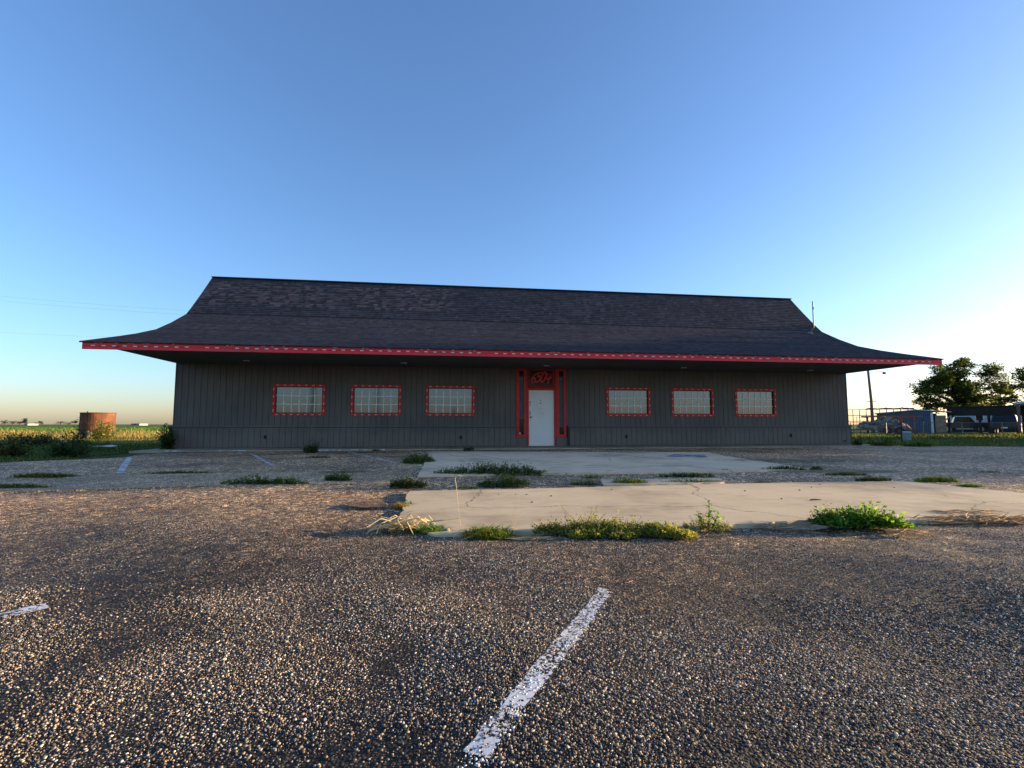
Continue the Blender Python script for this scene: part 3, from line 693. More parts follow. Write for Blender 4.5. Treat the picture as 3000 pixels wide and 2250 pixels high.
def leaves(pos, size, cols, up=.5, outward=None):
    """folded leaves, 6 verts each"""
    n = len(pos); r = rng; size = np.broadcast_to(size, (n,))*r.uniform(.6, 1.3, n)
    d = r.normal(0, 1, (n, 3)); d[:, 2] = np.abs(d[:, 2])*up - .15
    if outward is not None: d += outward*1.2
    d /= np.linalg.norm(d, axis=1)[:, None]
    s = np.cross(d, r.normal(0, .35, (n, 3)) + np.array([0, 0, 1])); s /= np.linalg.norm(s, axis=1)[:, None] + 1e-9
    u = np.cross(s, d)
    V = np.zeros((n, 6, 3)); L_ = size[:, None]
    V[:, 0] = pos; V[:, 1] = pos + d*L_*.4 + s*L_*.30 + u*L_*.07; V[:, 2] = pos + d*L_*.45; V[:, 3] = pos + d*L_*.4 - s*L_*.30 + u*L_*.07
    V[:, 4] = pos + d*L_ - u*L_*.12; V[:, 5] = pos + d*L_*.75 + u*0
    F = np.array([(0, 1, 2), (0, 2, 3), (1, 4, 2), (2, 4, 3)])[None] + (np.arange(n)*6)[:, None, None]
    c = np.array(cols)[r.integers(0, len(cols), n)]*r.uniform(.7, 1.3, (n, 1)); C = np.repeat(c[:, None], 6, 1)
    return V.reshape(-1, 3), F.reshape(-1, 3), C.reshape(-1, 3)
GREEN = [(.085, .16, .028), (.11, .19, .038), (.07, .125, .026)]
DARKG = [(.045, .09, .02), (.06, .115, .026), (.036, .07, .018)]
YGREEN = [(.27, .30, .06), (.33, .33, .08), (.20, .25, .05), (.36, .32, .11)]
LEAFG = [(.10, .23, .03), (.14, .28, .04), (.08, .18, .028), (.20, .31, .05)]
STRAW = [(.56, .41, .18), (.66, .51, .25), (.46, .33, .15), (.38, .25, .11)]
DRYG = [(.26, .21, .09), (.20, .18, .07), (.15, .15, .05)]
def plant(name, label, cat, parts_, group=None, base=None):
    root = empty(name, base)
    for nm, arrs, m in parts_:
        V, F, C = join_arrays(arrs); link(nm, arr_mesh(nm, V-np.array(base), F, C), M[m], root)
    return tag(root, label, cat, group)
def single(name, label, cat, arrs, m, base, group=None, kind=None):
    V, F, C = join_arrays(arrs); o = link(name, arr_mesh(name, V-np.array(base), F, C), M[m], loc=base)
    return tag(o, label, cat, group, kind)
def stems(pairs, w, col):
    V = []; F = []; C = []
    for k, (p, q) in enumerate(pairs):
        p = np.array(p); q = np.array(q); d = q-p; s = np.cross(d, [0, 0, 1]); s = s/(np.linalg.norm(s)+1e-9)*w if np.linalg.norm(s) > 1e-6 else np.array([w, 0, 0])
        t = np.cross(d, s); t = t/(np.linalg.norm(t)+1e-9)*w; i = len(V)
        for a in (p, q): V += [a+s, a-s*.5+t*.87, a-s*.5-t*.87]
        for j in range(3): a, b = i+j, i+(j+1) % 3; F += [(a, b, b+3), (a, b+3, a+3)]
        C += [np.array(col)*random.uniform(.75, 1.25)]*6
    return np.array(V), np.array(F), np.array(C)
def creeper(cx, cy, rx, ry, hh, n_stem, n_leaf, lsize, cols, stemcol=(.10, .07, .03), z0=0.0):
    """mat of short stems hung with small leaves, higher in the middle"""
    pr = []; pos = []; out = []
    for k in range(n_stem):
        a = random.random()*6.283; q = random.random()**.55; x = cx+math.cos(a)*q*rx; y = cy+math.sin(a)*q*ry
        lump = .55+.9*float(vnoise(np.array([x]), np.array([y]), 7/max(rx, .25), 21)[0])
        h = hh*(1-.75*q*q)*random.uniform(.5, 1.1)*lump; d = random.random()*6.283; l = h*random.uniform(.3, 1.0)
        p0 = (x, y, z0); p1 = (x+math.cos(d)*l, y+math.sin(d)*l, z0+h); pr.append((p0, p1))
        m_ = max(2, int(n_leaf/n_stem))
        for j in range(m_):
            t = random.uniform(.25, 1.05); pos.append([p0[i]+(p1[i]-p0[i])*t + random.gauss(0, lsize*.5) for i in range(3)]); out.append((math.cos(d)*.4, math.sin(d)*.4, .3))
    pos = np.array(pos); pos[:, 2] = np.maximum(pos[:, 2], z0+.004)
    return stems(pr, max(.0012, lsize*.06), stemcol), leaves(pos, lsize, cols, .7, np.array(out))
def gp(px, py, z=0.0):
    x, y = g(px, py, z); return (x, y, z)

# straw clump with green grass at the slab's front left corner
b = gp(1185, 1560)
A1 = [blades(420, b[0]+.0, b[1]+.04, .17, .10, .05, .15, .007, STRAW, .8), blades(160, b[0]+.02, b[1]+.02, .2, .09, .03, .09, .008, STRAW, 1.6)]
A2 = [blades(420, b[0]+.19, b[1]-.02, .16, .09, .06, .13, .009, LEAFG, .9), blades(90, b[0]-.05, b[1]+.0, .16, .12, .05, .14, .005, GREEN, .9)]
rt = plant('grass_clump', 'straw coloured dead grass clump with green shoots at slab corner', 'grass', [('dry_blades', A1, 'straw'), ('green_blades', A2, 'foliage')], base=b)
mbs = MB()
for k in range(46):
    a = random.uniform(-.9, .9) + (math.pi if random.random() < .4 else 0); p = Vector((random.uniform(-.14, .16), random.uniform(-.08, .08), random.uniform(.02, .10))); l = random.uniform(.07, .22)
    mbs.tube([p, p+Vector((math.cos(a)*l*.5, math.sin(a)*l*.4, random.uniform(0, .04))), p+Vector((math.cos(a)*l, math.sin(a)*l*.8, random.uniform(-.05, .0)))], random.uniform(.0022, .0052), 5)
mbs.tube([(.10, 0, .07), (.30, .03, .09), (.42, .06, .10)], .006, 5)
mbs.tube([(-.2, -.09, .0), (-.17, -.06, .08), (-.06, 0, .12), (.08, .02, .10)], .005, 5)
M['straw_solid'] = mat_noise('pale_straw', (.52, .37, .17), (.66, .52, .28), 12, .75)
mbs.build('straw_stalks', M['straw_solid'], rt)
b = gp(1168, 1490)
plant('grass_clump', 'golden brown grass tuft against the left edge of the near slab', 'grass', [('dry_blades', [blades(240, b[0]+.02, b[1], .09, .07, .06, .13, .006, [(.34, .20, .07), (.40, .26, .09), (.22, .17, .05)], .5)], 'straw'),
      ('green_blades', [blades(90, b[0]+.04, b[1]+.12, .12, .09, .06, .12, .007, GREEN, .8)], 'foliage')], base=b)
b = gp(1432, 1574)
plant('grass_clump', 'green grass tuft spilling over the front edge of the slab', 'grass', [('green_blades', [blades(700, b[0], b[1], .19, .10, .07, .16, .008, LEAFG+YGREEN, .9)], 'foliage'),
      ('dry_blades', [blades(60, b[0]-.02, b[1]-.02, .2, .08, .04, .1, .006, STRAW, 1.6)], 'straw')], base=b)
b = gp(1800, 1566)
cr = []
for dx, dy, rx, hh, col in ((-.50, .03, .10, .10, YGREEN+DRYG), (-.36, .01, .12, .10, YGREEN), (-.22, .05, .15, .155, YGREEN), (-.20, -.09, .13, .06, YGREEN+GREEN), (-.04, .02, .16, .12, YGREEN+GREEN), (.10, -.04, .13, .07, YGREEN), (.14, .06, .12, .10, GREEN+YGREEN), (.28, .01, .14, .09, YGREEN+GREEN), (.40, -.05, .13, .075, YGREEN), (.50, -.10, .10, .05, YGREEN), (-.30, -.13, .07, .04, YGREEN), (.03, -.12, .08, .04, YGREEN)):
    cr.append(creeper(b[0]+dx, b[1]+dy, rx, rx*.55, hh, int(900*rx), int(11000*rx), random.uniform(.015, .021), col))
tr_ = []; tl_ = []
for q in range(60):
    x, y = b[0]+random.uniform(-.55, .55), b[1]+random.uniform(-.06, .04); d = random.uniform(-2.6, -.5); l = random.uniform(.06, .18)
    e_ = (x+math.cos(d)*l, y+math.sin(d)*l*.7, random.uniform(.006, .03)); tr_.append(((x, y, .03), e_))
    for j in range(7): t = random.uniform(.3, 1.0); tl_.append([x+(e_[0]-x)*t+random.gauss(0, .006), y+(e_[1]-y)*t+random.gauss(0, .006), .03+(e_[2]-.03)*t+.006])
cr.append((stems(tr_, .0014, (.16, .10, .05)), leaves(np.array(tl_), .015, YGREEN, .7)))
plant('weed_mat', 'yellow green creeping weed mass along the slab front edge', 'weed', [('stems', [c[0] for c in cr], 'foliage'), ('leaves', [c[1] for c in cr], 'foliage')], base=b)
b = gp(2070, 1555)
cr = [creeper(b[0], b[1], .20, .08, .10, 110, 900, .018, GREEN+YGREEN)]
st = [((b[0]+.02, b[1], 0), (b[0]+.03, b[1]+.01, .21)), ((b[0]-.02, b[1], 0), (b[0]-.06, b[1]+.01, .14)), ((b[0]+.03, b[1], 0), (b[0]+.10, b[1], .13))]
pos = np.array([[p[i]+(q[i]-p[i])*t + random.gauss(0, .012) for i in range(3)] for p, q in st for t in np.linspace(.3, 1.02, 34)])
plant('upright_weed', 'upright leafy green weed standing right of the creeping weeds', 'weed', [('stems', [cr[0][0], stems(st, .003, (.09, .11, .03))], 'foliage'), ('leaves', [cr[0][1], leaves(pos, .036, LEAFG, .6)], 'foliage')], base=b)
b = gp(2205, 1540)
single('grass_tuft', 'tiny green sprig beside the upright weed at the slab edge', 'grass', [blades(90, b[0], b[1], .09, .04, .02, .06, .005, LEAFG+YGREEN, 1.1)], 'foliage', b)
b = gp(2530, 1545)
cr = [creeper(b[0]-.14, b[1]+.05, .20, .10, .125, 150, 1500, .032, LEAFG), creeper(b[0]+.08, b[1]+.04, .18, .10, .15, 150, 1500, .036, LEAFG), creeper(b[0]+.25, b[1]-.01, .12, .08, .085, 80, 700, .030, LEAFG), creeper(b[0]-.27, b[1]+.08, .10, .06, .13, 50, 360, .028, GREEN)]
plant('leafy_weed', 'bright green broad leaved weed bush at the slab edge', 'weed', [('stems', [c[0] for c in cr], 'foliage'), ('leaves', [c[1] for c in cr], 'foliage')], base=b)
def straw_pile(name, label, b, rx, ry, n, cols=STRAW, h=.03, L0=.06, L1=.22, z0=0.0, w=.005):
    V = []; F = []; C = []
    for k in range(n):
        a = random.gauss(0, .45) + (math.pi if random.random() < .5 else 0); q = math.sqrt(random.random()); t = random.random()*6.283
        x = b[0]+math.cos(t)*q*rx; y = b[1]+math.sin(t)*q*ry; l = random.uniform(L0, L1); zz = z0 + random.random()*h*(1-q*.7)+.003
        dx, dy = math.cos(a)*l/2, math.sin(a)*l/2; ww = w*random.uniform(.5, 1.2); dz = random.gauss(0, h*.3); cv = random.gauss(0, l*.1)
        i = len(V); V += [(x-dx, y-dy, max(z0+.001, zz-dz)), (x-dy*cv/l, y+dx*cv/l+ww*.5, zz+ww*.8), (x+dx, y+dy, max(z0+.001, zz+dz)), (x-dy*cv/l, y+dx*cv/l-ww*.5, zz)]
        F += [(i, i+3, i+1), (i+3, i+2, i+1)]; c = np.array(random.choice(cols))*random.uniform(.7, 1.2); C += [c]*4
    return single(name, label, 'straw', [(np.array(V), np.array(F), np.array(C))], 'straw', (b[0], b[1], z0))
straw_pile('straw_litter', 'pale dry straw left of the broad leaved weed bush', gp(2320, 1546), .26, .09, 170, [(.50, .40, .25), (.38, .31, .20), (.26, .21, .14)], .035, .06, .24, 0.0, .008)
straw_pile('straw_litter', 'reddish straw lying right of the broad leaved weed bush', gp(2665, 1562), .13, .05, 120, [(.52, .30, .13), (.42, .23, .10), (.60, .43, .21)], .03, .05, .2, 0.0, .007)
straw_pile('straw_litter', 'long brown straw drift along the slab edge at far right', gp(2860, 1527), .62, .09, 330, [(.46, .30, .14), (.36, .23, .11), (.58, .42, .21), (.22, .15, .09)], .06, .08, .34, 0.0, .009)
straw_pile('straw_litter', 'thin straw on the slab above the brown drift', (*gp(2840, 1502, .026)[:2], 0), .30, .05, 42, [(.44, .29, .13), (.34, .21, .11)], .03, .08, .34, .026, .008)
straw_pile('straw_litter', 'thin straw strands between the two green grass tufts', gp(1560, 1580), .2, .05, 36, STRAW, .02, .08, .26)
# tall curled dry stalks
b = gp(1345, 1560)
o = MB().tube([(0, .12, .02), (-.018, .11, .16), (-.03, .10, .30), (-.045, .10, .395), (-.047, .10, .425), (-.03, .10, .44)], [.001, .0013, .0017, .0024, .0028, .002], 6).build('dry_stalk', M['straw_solid'], loc=b)
MB().tube([(-.047, .10, .41), (-.02, .10, .43), (.012, .10, .42)], [.003, .006, .002], 6).build('seed_head', M['straw_solid'], o)
tag(o, 'tall dry grass stalk with curled tip rising before the slab', 'grass stalk')
b = gp(1498, 1556)
o = MB().tube([(0, 0, 0), (.012, .01, .09), (.045, .02, .24)], [.0014, .0014, .0008], 5).tube([(0, 0, 0), (.04, .02, .08), (.085, .05, .155)], [.0012, .0012, .0008], 5).build('dry_stalk', M['straw_solid'], loc=b)
tag(o, 'pair of thin leaning stalks above the green grass tuft', 'grass stalk')

# weeds in the joints between the slabs and across the lot
def tuft(label, px, py, wpx, hm, n, cols=GREEN, depth=.4, w=.010, lean=.9, dry=0, name='grass_tuft', z=0.0):
    b_ = gp(px, py, z); k = b_[1]/FOC; rx = wpx*k/2; hm *= 1.35; n = int(n*1.25)
    arrs = [blades(n, b_[0], b_[1], rx, rx*depth, hm*.4, hm, w, cols, lean, z0=z)]
    if dry: arrs.append(blades(dry, b_[0], b_[1], rx*1.15, rx*depth*1.1, hm*.4, hm*.9, w, DRYG, lean*1.2, z0=z))
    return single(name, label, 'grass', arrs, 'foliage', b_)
def mat_weed(label, px, py, wpx, hm, ns, nl, ls, cols=DARKG, depth=.35, z=0.0):
    b_ = gp(px, py, z); k = b_[1]/FOC; rx = wpx*k/2; hm *= 1.5; ns = int(ns*1.4); nl = int(nl*1.6); c = creeper(b_[0], b_[1], rx, rx*depth, hm, ns, nl, ls, cols, z0=z)
    return plant('weed_mat', label, 'weed', [('stems', [c[0]], 'foliage'), ('leaves', [c[1]], 'foliage')], base=b_)
mat_weed('long dark green weed mat in front of the entrance slab', 1440, 1391, 330, .12, 300, 3600, .030, DARKG+GREEN, .22)
mat_weed('dark green weed mat on the back edge of the near slab', 1475, 1426, 150, .10, 150, 1500, .026, DARKG+GREEN, .3)
mat_weed('dark green weed mat at the back left corner of near slab', 1195, 1428, 105, .10, 130, 1200, .026, DARKG, .35)
mat_weed('green weed mat on the left end of the entrance slab', 1228, 1356, 95, .13, 140, 1300, .034, DARKG+GREEN, .8)
mat_weed('long low green weeds on the lower edge of the asphalt strip', 775, 1420, 260, .07, 170, 1500, .026, DARKG+GREEN, .10)
mat_weed('short green weed patch on the asphalt strip near its right end', 988, 1410, 75, .09, 90, 800, .026, DARKG+GREEN, .2)
tuft('spiky green grass clump on the middle concrete strip', 1845, 1420, 110, .16, 260, GREEN+YGREEN, .4, .012)
tuft('sparse grass left of the spiky clump on the concrete strip', 1712, 1420, 85, .11, 130, GREEN+DRYG, .4, .010)
tuft('sparse grass between the slabs behind the concrete strip', 1730, 1400, 75, .09, 90, GREEN+YGREEN, .4, .010)
tuft('low grass on the right half of the concrete strip', 2030, 1417, 190, .11, 260, GREEN+YGREEN, .15, .010, dry=60)
tuft('grass row behind the concrete strip along the asphalt gap', 2010, 1397, 170, .12, 230, DARKG+GREEN, .16, .011, dry=40)
tuft('dark grass row at the right front of the entrance slab', 2300, 1379, 130, .16, 240, DARKG+GREEN, .18, .012)
tuft('small dark grass tuft at the right tip of the entrance slab', 2392, 1378, 40, .14, 70, DARKG, .4, .012)
tuft('tiny grass sprig on the entrance slab front edge', 2125, 1381, 40, .08, 40, GREEN, .3, .010)
tuft('tiny pale sprig on the entrance slab edge near its middle', 1780, 1385, 30, .08, 30, GREEN+DRYG, .3, .010)
tuft('small green sprig on back edge of the near slab', 2235, 1415, 50, .06, 60, GREEN, .3, .009)
tuft('bright sunlit grass row on the right end of near slab', 2745, 1411, 130, .13, 360, LEAFG+YGREEN, .25, .011)
tuft('sunlit short grass trailing right of the bright grass row', 2840, 1426, 90, .07, 160, LEAFG+YGREEN, .2, .010)
tuft('dark grass clump behind the right end of near slab', 2560, 1411, 105, .13, 240, DARKG+DRYG, .3, .012)
tuft('dry grass patch in the right lot behind the near slab', 2480, 1392, 130, .08, 200, DRYG+GREEN, .2, .011, dry=120)
tuft('pale sprig out in the right hand lot', 2900, 1384, 70, .05, 60, DRYG, .3, .010)
tuft('dry grass line along the top of the asphalt strip', 530, 1388, 190, .09, 240, DRYG+GREEN, .12, .012, dry=150)
tuft('dry grass patch at the left end of the asphalt strip', 130, 1398, 190, .12, 320, DRYG+GREEN, .18, .013, dry=180)
tuft('brown green grass at the left border below the strip', 40, 1430, 210, .10, 320, DRYG+GREEN, .22, .012, dry=180)
tuft('thin dry grass above the asphalt strip near its middle', 1010, 1385, 170, .06, 120, DRYG, .12, .012, dry=120)
tuft('single dry tuft behind the near slab by the curled stalk', 1365, 1430, 80, .07, 80, DRYG+STRAW, .3, .010)
mat_weed('dark weed at the foot of the wall under the second window', 912, 1327, 42, .22, 60, 500, .05, DARKG, .4)
tuft('dry tuft on the asphalt in front of the wall weed', 935, 1341, 75, .10, 120, DRYG+GREEN, .4, .014)
mat_weed('small dark weed at the wall left of the entrance', 1372, 1322, 30, .12, 30, 200, .045, DARKG, .4)
tuft('wispy weed at the wall below the third window', 1102, 1322, 26, .18, 30, DARKG, .4, .014)
straw_pile('straw_litter', 'straw drift along the right edge of the entrance slab', gp(2250, 1352), 1.7, .45, 900, [(.36, .30, .20), (.28, .23, .15), (.22, .18, .12)], .04, .15, .5, .0, .012)
straw_pile('straw_litter', 'straw scattered between the slabs at the right', gp(2450, 1383), 1.1, .22, 380, [(.36, .30, .20), (.28, .23, .15)], .03, .12, .4, .0, .010)

# grass verge and tall weeds: nobody could count these
def blade_field(name, label, poly_fn, n, h0, h1, w, cols, xr, yr, lean=.6, z0=-.04):
    P = np.stack([rng.uniform(*xr, n*3), rng.uniform(*yr, n*3)], 1); P = P[poly_fn(P[:, 0], P[:, 1])][:n]
    V, F, C = blades(len(P), 0, 0, 0, 0, h0, h1, w, cols, lean, z0=z0); V = V.reshape(-1, 5, 3)
    pat = vnoise(P[:, 0], P[:, 1], .8, 31); V[:, :, 2] = z0 + (V[:, :, 2]-z0)*(.25+1.4*pat)[:, None]
    V[:, :, 0] += P[:, 0][:, None]; V[:, :, 1] += P[:, 1][:, None]
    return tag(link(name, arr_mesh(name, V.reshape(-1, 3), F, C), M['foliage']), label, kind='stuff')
xl = lambda y: np.interp(y, XL[0], XL[1]); xrr = lambda y: np.interp(y, XR[0], XR[1])
def lnorm(x, y): return (x-B.location.x)*math.cos(PSI)+(y-B.location.y)*math.sin(PSI)
blade_field('grass', 'short green grass verge left of the building', lambda x, y: (x < xl(y)+.1) & (y > 10.2) & (x > -1.25*y-2) & (lnorm(x, y) < -.2) & (y < 22.6 + .5*np.sin(x*1.3)), 26000, .05, .16, .022, GREEN+DARKG+GREEN+DRYG, (-38, -9.5), (10.2, 27))
blade_field('tall_weeds', 'sunlit tall yellow weeds beyond the verge', lambda x, y: (x > -1.2*y) & (lnorm(x, y) < -1.5), 20000, .22, .78, .04, DRYG+STRAW+STRAW+YGREEN+YGREEN+STRAW, (-52, -14), (29, 44), .35)
blade_field('dry_grass', 'short dry yellow grass lit by low sun beyond the shaded verge', lambda x, y: (x > -1.25*y) & (lnorm(x, y) < -.6), 12000, .04, .16, .03, STRAW+YGREEN+DRYG, (-42, -13), (22.6, 30))
blade_field('crop_field', 'low green field stretching to the horizon', lambda x, y: (x > -1.15*y), 9000, .3, .6, .10, GREEN+LEAFG, (-120, -20), (46, 110), .3)
blade_field('grass', 'short green grass beside the right lot', lambda x, y: (x > xrr(y)-.1) | (y > 18.6), 16000, .05, .17, .025, GREEN+DARKG+DRYG+GREEN, (14.6, 34), (18.3, 29))
blade_field('tall_weeds', 'tall dark weeds along the fence on the right', lambda x, y: x > 15.5, 17000, .14, .42, .03, DARKG+DARKG+DRYG, (15.5, 48), (28.5, 41), .4)

def shrub(label, px, py, wpx, hm, n, ls, cols=DARKG, name='shrub', depth=.7, n_st=40):
    b_ = gp(px, py); k = b_[1]/FOC; rx = wpx*k/2; pr = []; pos = []
    for q in range(n_st):
        a = random.random()*6.283; r_ = random.random()**.5; e = (b_[0]+math.cos(a)*r_*rx, b_[1]+math.sin(a)*r_*rx*depth, hm*random.uniform(.35, 1.0)*(1-.45*r_*r_))
        p0 = (b_[0]+math.cos(a)*r_*rx*.4, b_[1]+math.sin(a)*r_*rx*.3, -.04); pr.append((p0, e))
        for j in range(n//n_st):
            t = random.uniform(.2, 1.0); pos.append([p0[i]+(e[i]-p0[i])*t + max(-ls, min(ls, random.gauss(0, ls*.7))) for i in range(3)])
    pos = np.array(pos); pos[:, 2] = np.maximum(pos[:, 2], .0)
    return plant(name, label, 'shrub', [('branches', [stems(pr, .008, (.07, .05, .03))], 'foliage'), ('leaves', [leaves(pos, ls, cols, .6)], 'foliage')], base=b_)
shrub('low dark green bush at the left side of the verge', 195, 1335, 140, .48, 1500, .08)
shrub('dark bush at the left border in front of the rusty tank', 60, 1303, 140, .62, 1300, .09, DARKG+[(.06, .06, .03)])
shrub('brownish scrub right at the left border of the verge', 30, 1335, 120, .55, 1200, .08, DARKG+DRYG)
shrub('tall dark thistle sticking up beside the low green bush', 222, 1318, 60, 1.15, 420, .10, DARKG, 'thistle', .6, 12)
shrub('dark scrub between the bushes before the sunlit weeds', 130, 1298, 90, .42, 600, .11, DARKG+DRYG)
shrub('sunlit green bush in front of the rusty tank', 300, 1288, 90, 1.2, 1300, .12, GREEN+YGREEN)
shrub('leafy vine bush against the left corner of the building', 487, 1318, 50, .92, 1500, .085, DARKG+GREEN, 'vine_bush', .9)
shrub('small dark shrub by the right corner of the building', 2512, 1306, 30, .32, 300, .07, DARKG, 'shrub')
shrub('low green grass mound on the right verge near the corner', 2590, 1308, 90, .35, 900, .07, GREEN, 'grass_mound', .5)
shrub('long low green mound on the right verge', 2690, 1307, 110, .28, 1000, .07, GREEN+LEAFG, 'grass_mound', .4)

# ------------------------------------------------------------------ trees
def tree(name, label, base, lobes, trunk_r, clumps, per, ls, cols, group=None, spread=.26, fork=.35):
    base = Vector(base); root = empty(name, base); top = max(l[2]+l[5] for l in lobes)
    tk = MB(); fz = top*fork
    tk.tube([(0, 0, -.1), (.05, .02, fz*.5), (.0, .0, fz)], [trunk_r*1.25, trunk_r, trunk_r*.85], 8); pos = []; shade = []
    for (cx, cy, cz, rx, ry, rz) in lobes:
        tk.tube([(0, 0, fz*.9), (cx*.45, cy*.45, fz+(cz-fz)*.4), (cx, cy, cz)], [trunk_r*.6, trunk_r*.4, trunk_r*.2], 6)
        for k in range(clumps):
            v = rng.normal(0, 1, 3); v /= np.linalg.norm(v); q = rng.random()**.45
            c = np.array([cx+v[0]*rx*q, cy+v[1]*ry*q, cz+v[2]*rz*q])
            if k % 3 == 0: tk.tube([(cx, cy, cz), tuple(c)], [trunk_r*.16, trunk_r*.05], 4, False)
            s = spread*min(rx, rz)*rng.uniform(.6, 1.3); m_ = int(per*rng.uniform(.5, 1.4))
            pos.append(c + np.clip(rng.normal(0, 1, (m_, 3)), -1.9, 1.9)*np.array([s, s, s*.55])); shade.append(np.full(m_, rng.uniform(.7, 1.3)))
    pos = np.concatenate(pos); shade = np.concatenate(shade)
    V, F, C = leaves(pos, ls, cols, .5); C *= np.repeat(shade, 6)[:, None]
    tk.build('trunk', M['bark'], root, True); link('crown', arr_mesh('crown', V, F, C), M['foliage'], root)
    return tag(root, label, 'tree', group)
TREEG = [(.075, .11, .03), (.10, .14, .038), (.06, .09, .026), (.14, .155, .045)]
k70 = 70/FOC
def lobes_px(base_px, L_, Y):
    k = Y/FOC; return [((x-base_px)*k, random.uniform(-1.5, 1.5), (1257-y)*k, rx*k, rx*k*.9, rz*k) for x, y, rx, rz in L_]
tree('shade_tree', 'broad shade tree right of the roof tip behind the sheds', (*at(2816, 1257, 70)[:2], -.04),
     lobes_px(2808, [(2800, 1120, 50, 34), (2815, 1150, 50, 34), (2860, 1150, 46, 34), (2840, 1065, 42, 26), (2790, 1085, 45, 30), (2735, 1105, 40, 28), (2710, 1140, 42, 34), (2770, 1150, 55, 40), (2840, 1120, 48, 36), (2905, 1095, 34, 36), (2910, 1140, 36, 26), (2850, 1170, 60, 26), (2730, 1180, 50, 24), (2790, 1190, 60, 20)], 70), .30, 28, 74, .36, TREEG)
tree('shade_tree', 'tree cut off by the right border above the canopy', (*at(3010, 1257, 64)[:2], -.04),
     lobes_px(3010, [(3015, 1095, 34, 34), (3005, 1135, 40, 34), (3050, 1120, 50, 50), (2970, 1168, 40, 22), (3015, 1175, 50, 28), (3060, 1170, 50, 40)], 64), .28, 22, 62, .34, TREEG)
# unseen row of trees, added past the right edge to shade the building front
for k, (x, y, h) in enumerate(((37.5, 16.35, 8.4), (38.5, 21.5, 9.2), (40, 26.5, 9.2), (41.5, 31.5, 9.0))):
    tree('added_shade_tree', ('dense tree nearest the road in the unseen row added for shade', 'dense second tree of the unseen row added for shade', 'dense third tree in the unseen row added for shade', 'dense tree farthest back in the unseen row added for shade')[k], (x, y, -.04),
         [(random.uniform(-.8, .8), dy, h*z, 2.2, 2.6*(h/9), h*.17) for dy, z in ((-1.6, .25), (1.6, .25), (0, .45), (-1.5, .58), (1.5, .6), (0, .80))], .22, 30, 60, .5, TREEG, 'unseen trees added past the right edge for shade', .34, .2)
def far_tree(label, px, wpx, hpx, Y):
    k = Y/FOC; b_ = at(px, 1247, Y); r_ = wpx*k/2; h = hpx*k
    root = empty('far_tree', (b_.x, b_.y, -.04)); MB().tube([(0, 0, 0), (0, 0, h*.6)], [r_*.10, r_*.05], 5).build('trunk', M['bark'], root)
    pos = np.concatenate([np.array([rng.normal(0, r_*.45), rng.normal(0, r_*.3), h*rng.uniform(.35, .85)]) + np.clip(rng.normal(0, 1, (26, 3)), -1.4, 1.4)*np.array([r_*.22, r_*.2, h*.09]) for _ in range(14)]); pos[:, 2] = np.clip(pos[:, 2], h*.12, h)
    V, F, C = leaves(pos, h*.16, [(.03, .045, .018), (.04, .055, .022)], .5); link('crown', arr_mesh('crown', V, F, C), M['foliage'], root)
    return tag(root, label, 'tree', 'far trees on the left horizon')
far_tree('far round tree at the left border of the horizon', 14, 20, 16, 420)
far_tree('small far tree second from the left on the horizon', 36, 14, 13, 430)
far_tree('far broad tree, third from left on the horizon', 58, 30, 15, 410)
far_tree('tallest far tree beside a white building on the horizon', 72, 18, 20, 405)
far_tree('far flat tree alone between two horizon groups', 105, 18, 9, 450)
far_tree('small pointed far tree right of the flat one', 119, 10, 13, 455)
far_tree('far wide tree left of the rusty tank', 178, 28, 13, 430)
far_tree('far low tree touching the wide horizon tree', 200, 26, 11, 435)
far_tree('far tree just left of the rusty tank', 219, 14, 15, 425)
M['grey_house'] = mat_noise('far_pale_wall', (.30, .27, .24), (.36, .33, .29), 2, .8)
def far_house(label, px, py, wpx, hpx, Y, cols):
    a = at(px, py, Y); k = Y/FOC; w = wpx*k/2; h = hpx*k
    r_ = empty('far_building', (a.x, a.y, -.04)); z1 = CAM_H + (1243-py)*k
    MB().box(-w, w, 0, 9, -.04, z1).build('wall', M[cols], r_)
    MB().prism([(-w-.3, -.4, z1), (-w-.3, 4.5, z1+h*.5), (-w-.3, 9.4, z1)], (2*w+.6, 0, 0)).build('roof', M['galv'], r_)
    MB().box(-w*.3, w*.1, -.05, .0, .2, z1*.75).build('door', M['plain_grey'], r_)
    return tag(r_, label, 'building')
far_house('long white far shed on the horizon right of tank', 396, 1241, 25, 2, 380, 'grey_house')
far_house('small white far house under the tallest horizon tree', 76, 1241, 10, 2, 395, 'grey_house')

# ------------------------------------------------------------------ left: rusty tank
b = at(284, 1276, 36); k = 36/FOC
TR, TH = 52*k*.79, 1.72
def rust_mat():
    m, N, L, P = new_mat('rusted_steel')
    t = tex_noise(N, L, 1.6, 7); c = ramp(N, L, t.outputs[0], [(.3, (.07, .022, .010)), (.5, (.15, .05, .018)), (.7, (.24, .09, .03))]).outputs[0]
    t2 = tex_noise(N, L, 2.0, 5, stretch=(3, 3, .25)); k_ = ramp(N, L, t2.outputs[0], [(.5, (0, 0, 0)), (.7, (1, 1, 1))])
    c = mix(N, L, k_.outputs[0], c, (.09, .04, .025)); L.new(c, P.inputs['Base Color']); P.inputs['Roughness'].default_value = .85; bump(N, L, P, t.outputs[0], .3, .02); return m
M['rust'] = rust_mat()
tank = empty('steel_tank', (b.x, b.y, -.04))
mbt = MB(); n = 40
for z, r_ in ((0, TR), (TH, TR), (TH, TR-.02), (.05, TR-.02)):
    for j in range(n): mbt.v.append((r_*math.cos(2*math.pi*j/n), r_*math.sin(2*math.pi*j/n), z))
for q in range(3):
    for j in range(n): mbt.f.append((q*n+j, q*n+(j+1) % n, (q+1)*n+(j+1) % n, (q+1)*n+j))
mbt.f.append(tuple(3*n+j for j in range(n)))
